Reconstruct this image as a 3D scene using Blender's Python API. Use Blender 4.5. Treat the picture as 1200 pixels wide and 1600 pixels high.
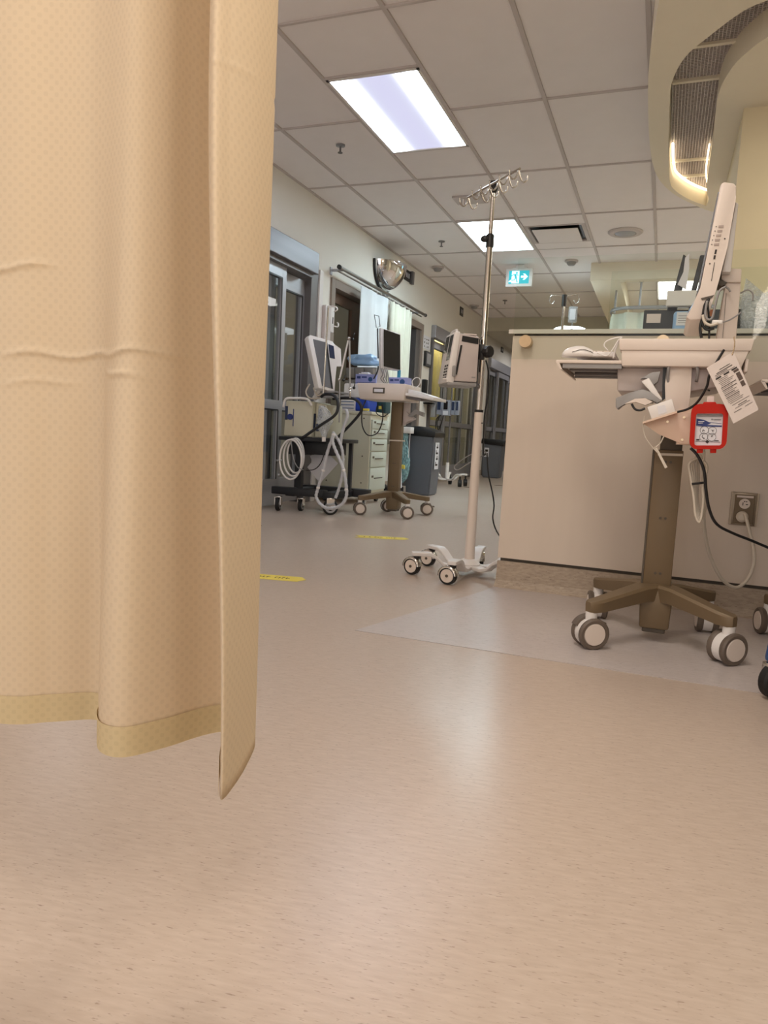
import bpy, bmesh, math, random
from mathutils import Vector, Matrix, Euler
random.seed(7)
PI = math.pi
scn = bpy.context.scene
COL = scn.collection
for o in list(bpy.data.objects):
    bpy.data.objects.remove(o)

# ------------------------------------------------------------------ camera
F = 1120.0
cam_r = Vector((0.9310, 0.3610, 0.0510)); cam_f = Vector((-0.354, 0.929, -0.108))
cam_f.normalize()
cam_r = (cam_r - cam_f * cam_r.dot(cam_f)).normalized()
cam_u = cam_r.cross(cam_f).normalized()
CAM = Vector((0, 0, 0.665))
cd = bpy.data.cameras.new('camera'); cam = bpy.data.objects.new('camera', cd); COL.objects.link(cam)
M = Matrix((cam_r, cam_u, -cam_f)).transposed().to_4x4(); M.translation = CAM
cam.matrix_world = M
cd.sensor_fit = 'HORIZONTAL'; cd.sensor_width = 36.0; cd.lens = 36.0 * F / 1200.0
cd.clip_start = 0.02; cd.clip_end = 100
scn.camera = cam

# ------------------------------------------------------------------ world, exposure
w = bpy.data.worlds.new('world'); scn.world = w; w.use_nodes = True
bg = w.node_tree.nodes['Background']
bg.inputs[0].default_value = (1.0, 0.95, 0.93, 1); bg.inputs[1].default_value = 0.95
scn.view_settings.view_transform = 'Standard'; scn.view_settings.look = 'None'
scn.view_settings.gamma = 1.0; scn.view_settings.exposure = 0.83
scn.view_settings.use_curve_mapping = False

def area(name, loc, sx, sy, power, colr, rot=(0, 0, 0)):
    l = bpy.data.lights.new(name, 'AREA'); l.shape = 'RECTANGLE'; l.size = sx; l.size_y = sy
    l.energy = power; l.color = colr
    o = bpy.data.objects.new(name, l); COL.objects.link(o); o.location = loc; o.rotation_euler = rot
    return o
CEIL = 2.744
area('bay_lamp', (-0.35, -0.9, 2.70), 0.5, 1.2, 13, (1.0, 0.90, 0.80))
area('curtain_fold_fill', (0.60, 0.2, 1.7), 0.3, 0.8, 8.0, (1.0, 0.88, 0.74), (0, PI / 2, 0))  # unseen light added to brighten the bed curtain's right fold
area('ward_lamp', (-0.62, 1.25, 2.70), 0.6, 1.2, 15, (1.0, 0.90, 0.80))
area('station_fill', (1.3, 7.6, 2.70), 0.6, 1.2, 30, (1.0, 0.96, 0.92))  # fill light added out of sight behind the column
area('column_fill', (1.1, 3.6, 2.47), 0.3, 0.6, 7, (1.0, 0.88, 0.68))  # unseen light added to brighten the column's front face
area('far_end_fill', (-2.0, 14.6, 2.45), 0.5, 1.0, 14, (1.0, 0.97, 0.95))  # added light, kept out of sight, for the far end of the corridor
area('door_curtain_fill', (-3.34, 10.7, 2.55), 0.10, 2.0, 12, (1.0, 0.9, 0.72))  # strip light added between glass and curtain to light the cloth's front
area('far_room_fill', (-3.7, 14.6, 2.50), 0.5, 1.0, 9, (0.95, 0.95, 1.0))  # added fill in front of the farthest yellow curtain
area('door_room_fill', (-4.6, 7.0, 2.45), 0.5, 0.5, 5, (1.0, 0.95, 0.88))  # small light added to lift the black behind the second door
area('side_room_lamp', (-4.9, 4.6, 2.45), 0.5, 0.9, 9, (0.95, 0.95, 1.0))

# ------------------------------------------------------------------ pixel rays (to read a point at a known depth)
def ray(px, py): return cam_f + cam_r * ((px - 600) / F) - cam_u * ((py - 800) / F)
def AZ(px, py, z): d = ray(px, py); return CAM + d * ((z - CAM.z) / d.z)
def AX(px, py, x): d = ray(px, py); return CAM + d * (x / d.x)
def AY(px, py, y): d = ray(px, py); return CAM + d * (y / d.y)

# ------------------------------------------------------------------ materials
def lin(c):
    c = c / 255.0
    return c / 12.92 if c <= 0.04045 else ((c + 0.055) / 1.055) ** 2.4
def rgb(r, g, b): return (lin(r), lin(g), lin(b), 1)
MATS = {}
def mat(name, col, rough=0.5, metal=0.0, var=0.06, scale=12, bump=0.0, bscale=200, spec=0.5, emit=None, es=0, coat=0, stretch=None, alpha=None):
    if name in MATS: return MATS[name]
    m = bpy.data.materials.new(name); m.use_nodes = True
    nt = m.node_tree; N = nt.nodes; Lk = nt.links
    b = N['Principled BSDF']
    tc = N.new('ShaderNodeTexCoord'); mp = N.new('ShaderNodeMapping'); Lk.new(tc.outputs['Object'], mp.inputs['Vector'])
    if stretch: mp.inputs['Scale'].default_value = stretch
    nz = N.new('ShaderNodeTexNoise'); nz.inputs['Scale'].default_value = scale; nz.inputs['Detail'].default_value = 4
    Lk.new(mp.outputs[0], nz.inputs['Vector'])
    mx = N.new('ShaderNodeMix'); mx.data_type = 'RGBA'
    c = Vector(col[:3])
    mx.inputs[6].default_value = (*(c * (1 - var)), 1); mx.inputs[7].default_value = (*[min(1, v * (1 + var)) for v in c], 1)
    Lk.new(nz.outputs['Fac'], mx.inputs[0]); Lk.new(mx.outputs[2], b.inputs['Base Color'])
    b.inputs['Roughness'].default_value = rough; b.inputs['Metallic'].default_value = metal
    b.inputs['Specular IOR Level'].default_value = spec
    if coat: b.inputs['Coat Weight'].default_value = coat
    if bump:
        n2 = N.new('ShaderNodeTexNoise'); n2.inputs['Scale'].default_value = bscale; Lk.new(mp.outputs[0], n2.inputs['Vector'])
        bp = N.new('ShaderNodeBump'); bp.inputs['Strength'].default_value = bump; bp.inputs['Distance'].default_value = 0.002
        Lk.new(n2.outputs['Fac'], bp.inputs['Height']); Lk.new(bp.outputs[0], b.inputs['Normal'])
    if emit: b.inputs['Emission Color'].default_value = emit; b.inputs['Emission Strength'].default_value = es
    MATS[name] = m
    return m
def clear(name, tint=(0.95, 0.97, 0.96, 1), rough=0.02, ior=1.45, body=0.0, bcol=(0.8, 0.85, 0.9, 1)):
    m = bpy.data.materials.new(name); m.use_nodes = True; nt = m.node_tree; N = nt.nodes; Lk = nt.links
    N.remove(N['Principled BSDF']); out = N['Material Output']
    tr = N.new('ShaderNodeBsdfTransparent'); tr.inputs[0].default_value = tint
    gl = N.new('ShaderNodeBsdfGlossy'); gl.inputs['Roughness'].default_value = rough
    fr = N.new('ShaderNodeFresnel'); fr.inputs[0].default_value = ior
    ge = N.new('ShaderNodeNewGeometry'); ib = N.new('ShaderNodeMath'); ib.operation = 'SUBTRACT'; ib.inputs[0].default_value = 1; Lk.new(ge.outputs['Backfacing'], ib.inputs[1])
    fm = N.new('ShaderNodeMath'); fm.operation = 'MULTIPLY'; Lk.new(fr.outputs[0], fm.inputs[0]); Lk.new(ib.outputs[0], fm.inputs[1])
    mx = N.new('ShaderNodeMixShader'); Lk.new(fm.outputs[0], mx.inputs[0]); Lk.new(tr.outputs[0], mx.inputs[1]); Lk.new(gl.outputs[0], mx.inputs[2])
    last = mx.outputs[0]
    if body:
        df = N.new('ShaderNodeBsdfDiffuse'); df.inputs[0].default_value = bcol
        nz = N.new('ShaderNodeTexNoise'); nz.inputs['Scale'].default_value = 18
        mr = N.new('ShaderNodeMapRange'); mr.inputs[1].default_value = .35; mr.inputs[2].default_value = .65; mr.inputs[3].default_value = body * .4; mr.inputs[4].default_value = min(1, body * 1.6)
        Lk.new(nz.outputs['Fac'], mr.inputs[0])
        m2 = N.new('ShaderNodeMixShader'); Lk.new(mr.outputs[0], m2.inputs[0]); Lk.new(last, m2.inputs[1]); Lk.new(df.outputs[0], m2.inputs[2]); last = m2.outputs[0]
    Lk.new(last, out.inputs[0]); MATS[name] = m
    return m

WALL = mat('wall_paint', rgb(230, 226, 218), 0.7, var=0.03, scale=3, bump=0.15, bscale=300)
TILE = mat('ceiling_tile_fibre', rgb(242, 237, 237), 0.9, var=0.03, scale=6, bump=0.5, bscale=500)
TBAR = mat('ceiling_grid_paint', rgb(200, 192, 190), 0.6, var=0.03)
ALU = mat('anodised_aluminium', rgb(166, 166, 172), 0.38, 0.55, var=0.05, scale=5, stretch=(1, 1, 12))
ALUL = mat('brushed_header_metal', rgb(126, 124, 130), 0.42, 0.45, var=0.16, scale=2.2, stretch=(1, .15, 7))
ALUD = mat('dark_aluminium', rgb(112, 108, 108), 0.45, 0.4)
FRAME = mat('taupe_door_frame', rgb(140, 126, 116), 0.5)
DOORW = mat('brown_wood_door', rgb(104, 78, 60), 0.45, var=0.2, scale=6, stretch=(6, 6, .5))
DARK = mat('dark_room', rgb(96, 92, 88), 0.8)
ROOM = mat('room_paint', rgb(196, 190, 172), 0.8)
BLACK = mat('black_plastic', rgb(24, 24, 27), 0.4)
BLACKM = mat('black_powdercoat', rgb(30, 31, 36), 0.5)
RUBBER = mat('black_rubber', rgb(20, 20, 21), 0.6)
CREAM = mat('cream_plastic', rgb(224, 211, 201), 0.4, var=0.02, bump=0.1, bscale=600)
WHITEP = mat('white_plastic', rgb(232, 228, 226), 0.35, var=0.02)
GREYP = mat('grey_plastic', rgb(150, 148, 148), 0.4)
MAUVE = mat('grey_beige_plastic', rgb(200, 189, 186), 0.4, var=0.02)
TAUPE = mat('taupe_metal', rgb(116, 98, 74), 0.45, 0.15, var=0.04, bump=0.1, bscale=500)
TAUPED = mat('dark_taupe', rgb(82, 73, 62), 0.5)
TYRE = mat('taupe_tyre', rgb(104, 92, 82), 0.5)
CHROME = mat('chrome', rgb(205, 200, 195), 0.14, 1.0, var=0.02)
STEEL = mat('stainless_steel', rgb(170, 170, 172), 0.28, 1.0)
BRASS = mat('brushed_brass', rgb(212, 190, 158), 0.32, 1.0, var=0.12, scale=30)
SCREEN = mat('dark_screen', rgb(34, 32, 34), 0.12, coat=0.3)
SCREENG = mat('grey_screen', rgb(112, 114, 120), 0.25, coat=.3)
SCREENB = mat('blue_screen', rgb(48, 58, 84), 0.2)
CABB = mat('beige_cabinet', rgb(206, 203, 184), 0.5, var=0.02)
CABD = mat('pale_drawer', rgb(200, 208, 198), 0.5, var=0.02)
BLUE = mat('blue_cloth', rgb(30, 66, 170), 0.7)
NAVY = mat('navy_plastic', rgb(30, 74, 132), 0.35)
PBLUE = mat('pale_blue_bag', rgb(150, 186, 226), 0.3, var=0.15, bump=1.0, bscale=30)
LILAC = mat('lilac_box', rgb(150, 156, 208), 0.6, var=0.08)
PAPER = mat('paper', rgb(226, 214, 208), 0.7, var=0.02)
PAPERW = mat('white_paper', rgb(226, 226, 232), 0.7, var=0.02)
INK = mat('ink', rgb(50, 44, 42), 0.7)
INKB = mat('blue_ink', rgb(44, 60, 120), 0.6)
RED = mat('red_plastic', rgb(186, 28, 4), 0.5, var=0.03, spec=.25)
PEACH = mat('peach_plate', rgb(226, 200, 180), 0.45)
GREYBIN = mat('grey_bin', rgb(104, 108, 118), 0.5)
YELLOW = mat('yellow_tape', rgb(226, 206, 84), 0.5, var=0.1, scale=20)
YCLOTH = mat('yellow_cloth', rgb(222, 208, 140), 0.8)
TEALCAN = mat('dark_teal', rgb(30, 70, 76), 0.5)
MIRROR = mat('mirror_dome_acrylic', rgb(225, 225, 228), 0.03, 1.0, var=0.01)
WCLOTH = mat('white_cloth', rgb(216, 220, 224), 0.8, var=0.03, bump=.2, bscale=100)
ICLOTH = mat('ivory_cloth', rgb(226, 226, 210), 0.8, var=0.03)
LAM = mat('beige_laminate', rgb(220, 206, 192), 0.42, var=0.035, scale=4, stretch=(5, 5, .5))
TOPS = mat('pale_countertop', rgb(218, 214, 205), 0.35, var=0.02)
SOFF = mat('soffit_paint', rgb(240, 232, 214), 0.75, var=0.02)
SKIRT = None
COLW = mat('column_yellow_paint', rgb(224, 211, 180), 0.75, var=0.02)
GLASS = clear('clear_glass', (0.95, 0.97, 0.955, 1), ior=1.33)
DGLASS = clear('door_glass', (0.78, 0.80, 0.80, 1), ior=1.5)
BAG = clear('clear_bag_plastic', (0.9, 0.92, 0.95, 1), 0.22, 1.35, 0.3, (0.75, 0.78, 0.82, 1))
BAGB = clear('blue_green_bag_plastic', (0.5, 0.75, 0.82, 1), 0.2, 1.6, 0.5, (0.38, 0.62, 0.66, 1))
HOSE = mat('translucent_grey_hose', rgb(196, 198, 204), 0.3, var=0.08)
WCABLE = mat('white_cable', rgb(214, 204, 190), 0.45)

def floor_mat(name, c1, c2, c3, rough):
    m = bpy.data.materials.new(name); m.use_nodes = True; nt = m.node_tree; N = nt.nodes; Lk = nt.links; b = N['Principled BSDF']
    tc = N.new('ShaderNodeTexCoord')
    def nz(scale, st, det=4, rot=0.35):
        mp = N.new('ShaderNodeMapping'); mp.inputs['Scale'].default_value = (st[0], st[1], max(st[1], 1)); mp.inputs['Rotation'].default_value = (0, 0, rot)
        vr = N.new('ShaderNodeMapping'); vr.inputs['Rotation'].default_value = (0, 0, -.16); Lk.new(tc.outputs['Object'], vr.inputs[0]); Lk.new(vr.outputs[0], mp.inputs[0]); n = N.new('ShaderNodeTexNoise'); n.inputs['Scale'].default_value = scale; n.inputs['Detail'].default_value = det
        Lk.new(mp.outputs[0], n.inputs[0]); return n
    n1 = nz(26, (1, 5, 1), 8, .03); n2 = nz(75, (1, 4, 1), 3, .03); n3 = nz(1.1, (1, 1, 1), 3)
    r1 = N.new('ShaderNodeMapRange'); r1.inputs[1].default_value = .3; r1.inputs[2].default_value = .7; Lk.new(n1.outputs[0], r1.inputs[0])
    m1 = N.new('ShaderNodeMix'); m1.data_type = 'RGBA'; m1.inputs[6].default_value = c1; m1.inputs[7].default_value = c2; Lk.new(r1.outputs[0], m1.inputs[0])
    r2 = N.new('ShaderNodeMapRange'); r2.inputs[1].default_value = .61; r2.inputs[2].default_value = .74; r2.inputs[4].default_value = .75; Lk.new(n2.outputs[0], r2.inputs[0])
    m2 = N.new('ShaderNodeMix'); m2.data_type = 'RGBA'; m2.inputs[7].default_value = c3; Lk.new(r2.outputs[0], m2.inputs[0]); Lk.new(m1.outputs[2], m2.inputs[6])
    Lk.new(m2.outputs[2], b.inputs['Base Color'])
    r3 = N.new('ShaderNodeMapRange'); r3.inputs[3].default_value = rough - .06; r3.inputs[4].default_value = rough + .08; Lk.new(n3.outputs[0], r3.inputs[0]); Lk.new(r3.outputs[0], b.inputs['Roughness'])
    bp = N.new('ShaderNodeBump'); bp.inputs['Strength'].default_value = .12; bp.inputs['Distance'].default_value = .001; Lk.new(n2.outputs[0], bp.inputs['Height']); Lk.new(bp.outputs[0], b.inputs['Normal'])
    b.inputs['Specular IOR Level'].default_value = .45
    MATS[name] = m; return m
FLOOR = floor_mat('marbled_vinyl_floor', rgb(184, 167, 153), rgb(196, 180, 167), rgb(134, 114, 100), .29)
PATCH = floor_mat('grey_vinyl_patch', rgb(189, 180, 177), rgb(199, 190, 188), rgb(144, 133, 128), .30)
SKIRT = floor_mat('speckled_vinyl_skirting', rgb(160, 144, 128), rgb(184, 168, 150), rgb(96, 80, 68), .5)

# ------------------------------------------------------------------ mesh helpers
class MB:
    def __init__(s): s.bm = bmesh.new()
    def _add(s, verts, faces):
        vs = [s.bm.verts.new(v) for v in verts]
        for f in faces:
            try: s.bm.faces.new([vs[i] for i in f])
            except ValueError: pass
        return vs
    def box(s, x0, x1, y0, y1, z0, z1, M=None, bev=0, seg=2):
        t = bmesh.new()
        vs = [t.verts.new(v) for v in ((x0, y0, z0), (x1, y0, z0), (x1, y1, z0), (x0, y1, z0), (x0, y0, z1), (x1, y0, z1), (x1, y1, z1), (x0, y1, z1))]
        for f in ((0, 3, 2, 1), (4, 5, 6, 7), (0, 1, 5, 4), (1, 2, 6, 5), (2, 3, 7, 6), (3, 0, 4, 7)): t.faces.new([vs[i] for i in f])
        if bev: bmesh.ops.bevel(t, geom=t.edges[:], offset=bev, segments=seg, affect='EDGES', profile=.5)
        s._merge(t, M); return s
    def _merge(s, t, M=None):
        if M is not None: bmesh.ops.transform(t, matrix=M, verts=t.verts[:])
        bmesh.ops.recalc_face_normals(t, faces=t.faces[:])
        me = bpy.data.meshes.new('tmp'); t.to_mesh(me); t.free(); s.bm.from_mesh(me); bpy.data.meshes.remove(me)
    def prism(s, pts, vec, M=None, bev=0):
        """pts: 3D outline (planar), vec: extrusion vector"""
        t = bmesh.new(); n = len(pts); v = Vector(vec)
        a = [t.verts.new(p) for p in pts]; b = [t.verts.new(Vector(p) + v) for p in pts]
        t.faces.new(a); t.faces.new(b[::-1])
        for i in range(n): t.faces.new((a[i], b[i], b[(i + 1) % n], a[(i + 1) % n]))
        if bev: bmesh.ops.bevel(t, geom=t.edges[:], offset=bev, segments=2, affect='EDGES', profile=.5)
        s._merge(t, M); return s
    def lathe(s, prof, c=(0, 0, 0), axis=(0, 0, 1), seg=24, a0=0, a1=2 * PI):
        ax = Vector(axis).normalized(); q = Vector((0, 0, 1)).rotation_difference(ax); c = Vector(c)
        t = bmesh.new(); full = abs(a1 - a0 - 2 * PI) < 1e-4; k = seg if full else seg + 1
        rings = []
        for r, z in prof:
            if r < 1e-6: rings.append([t.verts.new(c + q @ Vector((0, 0, z)))] * k); continue
            rings.append([t.verts.new(c + q @ Vector((r * math.cos(a0 + (a1 - a0) * i / seg), r * math.sin(a0 + (a1 - a0) * i / seg), z))) for i in range(k)])
        for A, B in zip(rings, rings[1:]):
            for i in range(k if full else k - 1):
                j = (i + 1) % k; f = []
                for v in (A[i], A[j], B[j], B[i]):
                    if v not in f: f.append(v)
                if len(f) > 2:
                    try: t.faces.new(f)
                    except ValueError: pass
        s._merge(t); return s
    def cyl(s, p0, p1, r, r2=None, seg=16):
        p0 = Vector(p0); p1 = Vector(p1); h = (p1 - p0).length; r2 = r if r2 is None else r2
        return s.lathe([(0, 0), (r, 0), (r2, h), (0, h)], p0, p1 - p0, seg)
    def tube(s, pts, r, seg=8, smooth=4, closed=False, rad=None):
        P = [Vector(p) for p in pts]
        if smooth > 1:
            Q = []; n = len(P)
            rng = range(n if closed else n - 1)
            for i in rng:
                if closed: p0, p1, p2, p3 = P[i - 1], P[i], P[(i + 1) % n], P[(i + 2) % n]
                else: p0, p1, p2, p3 = P[max(i - 1, 0)], P[i], P[i + 1], P[min(i + 2, n - 1)]
                for k in range(smooth):
                    u = k / smooth
                    Q.append(.5 * ((2 * p1) + (p2 - p0) * u + (2 * p0 - 5 * p1 + 4 * p2 - p3) * u * u + (3 * p1 - p0 - 3 * p2 + p3) * u ** 3))
            if not closed: Q.append(P[-1])
            P = Q
        n = len(P); t = bmesh.new(); up = None; rings = []
        for i in range(n):
            d = (P[(i + 1) % n] - P[i - 1]) if closed else (P[min(i + 1, n - 1)] - P[max(i - 1, 0)])
            if d.length < 1e-9: d = Vector((0, 0, 1))
            d.normalize()
            if up is None: up = Vector((0, 0, 1)) if abs(d.z) < .9 else Vector((1, 0, 0))
            a = d.cross(up); a.normalize(); up = a.cross(d).normalized()
            rr = r * (rad(i / max(1, n - 1)) if rad else 1)
            rings.append([t.verts.new(P[i] + a * rr * math.cos(2 * PI * j / seg) + up * rr * math.sin(2 * PI * j / seg)) for j in range(seg)])
        for i in range(n if closed else n - 1):
            A, B = rings[i], rings[(i + 1) % n]
            for j in range(seg): t.faces.new((A[j], A[(j + 1) % seg], B[(j + 1) % seg], B[j]))
        if not closed: t.faces.new(rings[0]); t.faces.new(rings[-1])
        s._merge(t); return s
    def sphere(s, c, r, sc=(1, 1, 1), u=16, v=10):
        t = bmesh.new(); bmesh.ops.create_uvsphere(t, u_segments=u, v_segments=v, radius=r)
        s._merge(t, Matrix.Translation(c) @ Matrix.Diagonal((*sc, 1))); return s
    def grid(s, fn, nu, nv):
        t = bmesh.new(); V = [[t.verts.new(fn(i / nu, j / nv)) for j in range(nv + 1)] for i in range(nu + 1)]
        for i in range(nu):
            for j in range(nv): t.faces.new((V[i][j], V[i + 1][j], V[i + 1][j + 1], V[i][j + 1]))
        s._merge(t); return s

def part(name, mb, m, parent=None, smooth=False, label=None, world=False, solid=0):
    bm = mb.bm if isinstance(mb, MB) else mb
    if world and parent is not None:
        inv = Matrix.LocRotScale(parent.location, parent.rotation_euler, None).inverted() if parent.parent is None else None
        if inv is None:
            g = parent.parent; inv = Matrix.LocRotScale(g.location, g.rotation_euler, None).inverted()
        bmesh.ops.transform(bm, matrix=inv, verts=bm.verts[:])
    me = bpy.data.meshes.new(name); bm.to_mesh(me); bm.free()
    if smooth:
        for p in me.polygons: p.use_smooth = True
    me.materials.append(m)
    o = bpy.data.objects.new(name, me); COL.objects.link(o)
    if smooth == 'auto':
        me.set_sharp_from_angle(angle=math.radians(38))
    if solid:
        md = o.modifiers.new('solid', 'SOLIDIFY'); md.thickness = solid
    if parent is not None: o.parent = parent
    if label: o['label'] = label
    return o
A_ = 'auto'
def thing(name, label, cat, loc=(0, 0, 0), rz=0, group=None):
    o = bpy.data.objects.new(name, None); COL.objects.link(o); o.empty_display_size = .05
    o.location = loc; o.rotation_euler = (0, 0, rz); o['label'] = label; o['category'] = cat
    if group: o['group'] = group
    return o
def tag(o, label, cat, group=None):
    o['label'] = label; o['category'] = cat
    if group: o['group'] = group
    return o
def struct(name, mb, m, smooth=False):
    o = part(name, mb, m, None, smooth); o['kind'] = 'structure'; return o
def dup(root, loc, rz=None, label=None, group=None):
    r = root.copy(); COL.objects.link(r); r.location = loc
    if rz is not None: r.rotation_euler = (0, 0, rz)
    if label: r['label'] = label
    if group: r['group'] = group
    for ch in list(root.children):
        c = ch.copy(); COL.objects.link(c); c.parent = r
        for g in list(ch.children):
            d = g.copy(); COL.objects.link(d); d.parent = c
    return r
def text(name, s, size, M, m, parent, depth=0.0004, align='CENTER', sx=1):
    cu = bpy.data.curves.new(name, 'FONT'); cu.body = s; cu.size = size; cu.extrude = depth; cu.align_x = align; cu.align_y = 'CENTER'
    t = bpy.data.objects.new('tmp_text', cu); COL.objects.link(t)
    dg = bpy.context.evaluated_depsgraph_get(); me = bpy.data.meshes.new_from_object(t.evaluated_get(dg)); bpy.data.objects.remove(t); bpy.data.curves.remove(cu)
    me.transform(M @ Matrix.Diagonal((sx, 1, 1, 1)))
    inv = None
    if parent is not None:
        g = parent if parent.parent is None else parent.parent
        me.transform(Matrix.LocRotScale(g.location, g.rotation_euler, None).inverted())
    me.materials.clear(); me.materials.append(m); me.name = name
    o = bpy.data.objects.new(name, me); COL.objects.link(o)
    if parent is not None: o.parent = parent
    return o

# ------------------------------------------------------------------ floor, ceiling
WX = -3.08
GX0 = -4.40 * .61 + .0; GX0 = -2.684
CW = .61; GY0 = 3.478; DY = 1.1545
CY1 = 12.4
floor = struct('floor', MB().box(-7.0, 3.5, -3.2, 19, -.08, 0), FLOOR)
pm = MB(); pm.prism([(-.915, 2.183, .0002), (.9, 2.2, .0002), (.9, 3.22, .0002), (-.655, 3.22, .0002), (-.68, 3.06, .0002)], (0, 0, .0016))
part('floor_patch', pm, PATCH, floor, label='greyer square of sheet vinyl let into the floor before the desk')
ceiling = struct('ceiling', MB().box(-3.08, 3.4, -3.2, CY1, CEIL + .03, CEIL + .12), TILE)
# T-bars and tiles
tb = MB()
xs = [WX] + [GX0 + CW * i for i in range(0, 11)]
rows = [GY0 + DY * k for k in range(-6, 8)] + [CY1]
rows = [y for y in rows if y > -3.3]
for x in xs[1:]: tb.box(x - .012, x + .012, -3.2, CY1, CEIL - .001, CEIL + .03)
tb.box(WX, WX + .022, -3.2, CY1, CEIL - .002, CEIL + .03)
LIGHTCELLS = {(2, 0): 'half', (2, 1): 'half'}
tile_mesh = {}
def tile(x0, x1, y0, y1):
    w_, l_ = round(x1 - x0, 3), round(y1 - y0, 3); k = (w_, l_)
    if k not in tile_mesh:
        t = MB().box(0, w_, 0, l_, 0, .012, bev=.003, seg=1); me = bpy.data.meshes.new('ceiling_tile'); t.bm.to_mesh(me); t.bm.free(); me.materials.append(TILE); tile_mesh[k] = me
    o = bpy.data.objects.new('ceiling_tile', tile_mesh[k]); COL.objects.link(o); o.location = (x0, y0, CEIL + .008); o.parent = ceiling
def cross(x0, x1, y): tb.box(x0, x1, y - .009, y + .009, CEIL - .0005, CEIL + .03)
SPECIAL = {}
colx = [(WX, GX0)] + [(GX0 + CW * i, GX0 + CW * (i + 1)) for i in range(10)]
for ci, (a, b) in enumerate(colx):
    ys = list(rows)
    if ci == 2:   # the light column: lights offset by half a tile
        r0 = GY0
        ys = [y for y in rows if not (abs(y - (r0 + DY)) < .01)] + [r0 + DY * .5, r0 + DY * 1.5]
        ys = sorted(ys)
    for y0, y1 in zip(ys, ys[1:]):
        cross(a, b, y1)
        if y1 - y0 < .05: continue
        if ci == 2 and (abs(y0 - (GY0 + DY * .5)) < .02 or abs(y0 - (GY0 + DY * 3)) < .02 or (abs(y0 - (GY0 - DY * 2)) < .02)): continue
        if ci == 3 and abs(y0 - (GY0 + DY * 3)) < .02: continue
        if y0 < 1.0 or y0 > 12.3 or a > 1.2: continue
        tile(a + .011, b - .011, y0 + .008, y1 - .008)
o = part('ceiling_grid', tb, TBAR, ceiling)

# ceiling light panels
def panel_mat(name, stripe, col, strength):
    m = bpy.data.materials.new(name); m.use_nodes = True; nt = m.node_tree; N = nt.nodes; Lk = nt.links; b = N['Principled BSDF']
    tc = N.new('ShaderNodeTexCoord'); sp = N.new('ShaderNodeSeparateXYZ'); Lk.new(tc.outputs['Object'], sp.inputs[0])
    ab = N.new('ShaderNodeMath'); ab.operation = 'ABSOLUTE'; Lk.new(sp.outputs[0], ab.inputs[0])
    mr = N.new('ShaderNodeMapRange'); mr.interpolation_type = 'SMOOTHSTEP'; mr.inputs[1].default_value = .02; mr.inputs[2].default_value = .27; mr.inputs[3].default_value = 0 if stripe else 1; Lk.new(ab.outputs[0], mr.inputs[0])
    mx = N.new('ShaderNodeMix'); mx.data_type = 'RGBA'; mx.inputs[6].default_value = (.72, .73, 1, 1); mx.inputs[7].default_value = col; Lk.new(mr.outputs[0], mx.inputs[0])
    ms = N.new('ShaderNodeMapRange'); ms.inputs[3].default_value = .46 if stripe else strength; ms.inputs[4].default_value = strength; pw = N.new('ShaderNodeMath'); pw.operation = 'POWER'; pw.inputs[1].default_value = 4.0; Lk.new(mr.outputs[0], pw.inputs[0]); Lk.new(pw.outputs[0], ms.inputs[0])
    Lk.new(mx.outputs[2], b.inputs['Emission Color']); Lk.new(ms.outputs[0], b.inputs['Emission Strength'])
    b.inputs['Base Color'].default_value = (.3, .3, .33, 1); return m
PL1 = panel_mat('light_diffuser', True, (.80, .90, 1, 1), 19)
PL2 = panel_mat('light_diffuser_cool', False, (.74, .93, 1, 1), 12)
for (y0, m, lb) in ((GY0 + DY * .5, PL1, 'large lit ceiling panel nearest, with a dim blue stripe down its middle'), (GY0 + DY * 3, PL2, 'smaller looking lit ceiling panel behind the tall drip pole')):
    xc = GX0 + CW * 1.5; yc = y0 + DY / 2
    t = thing('ceiling_light', lb, 'ceiling light', (xc, yc, CEIL), 0, 'ceiling lights')
    a, b = CW / 2 - .012, DY / 2 - .01
    fm = MB(); fm.box(-a, a, -b, -b + .02, -.004, .02); fm.box(-a, a, b - .02, b, -.004, .02); fm.box(-a, -a + .018, -b, b, -.004, .02); fm.box(a - .018, a, -b, b, -.004, .02)
    part('frame', fm, WHITEP, t)
    part('diffuser', MB().box(-a + .018, a - .018, -b + .02, b - .02, .002, .012), m, t)
# air vent in column 3, row 3
t = thing('ceiling_vent', 'rectangular air vent with one flat plate in the ceiling', 'vent', (GX0 + CW * 2.5, GY0 + DY * 3.5, CEIL), 0)
part('infill_tile', MB().box(-.29, .29, -.57, -.30, .002, .014), TILE, t); part('infill_tile', MB().box(-.29, .29, .33, .57, .002, .014), TILE, t)
fv = MB(); fv.box(-.29, .29, -.30, -.27, -.002, .02); fv.box(-.29, .29, .29, .33, -.002, .02); fv.box(-.29, -.255, -.27, .29, -.002, .02); fv.box(.255, .29, -.27, .29, -.002, .02)
part('frame', fv, TBAR, t)
part('duct', MB().box(-.255, .255, -.27, .29, .018, .028), BLACK, t)
part('face_plate', MB().box(-.225, .215, -.20, .27, -.016, -.008, bev=.002), TILE, t)
# round diffuser
t = thing('round_diffuser', 'round flush speaker-like diffuser in the ceiling tile', 'diffuser', (-.52, 7.6, CEIL))
part('rim', MB().lathe([(.0, .004), (.1, .002), (.105, -.012), (.15, -.012), (.165, .0), (.165, .006), (0, .006)], seg=40), TBAR, t, A_)
part('bowl', MB().lathe([(.0, -.028), (.06, -.026), (.095, -.012), (.1, 0), (0, 0)], seg=32), ALU, t, A_)
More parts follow.
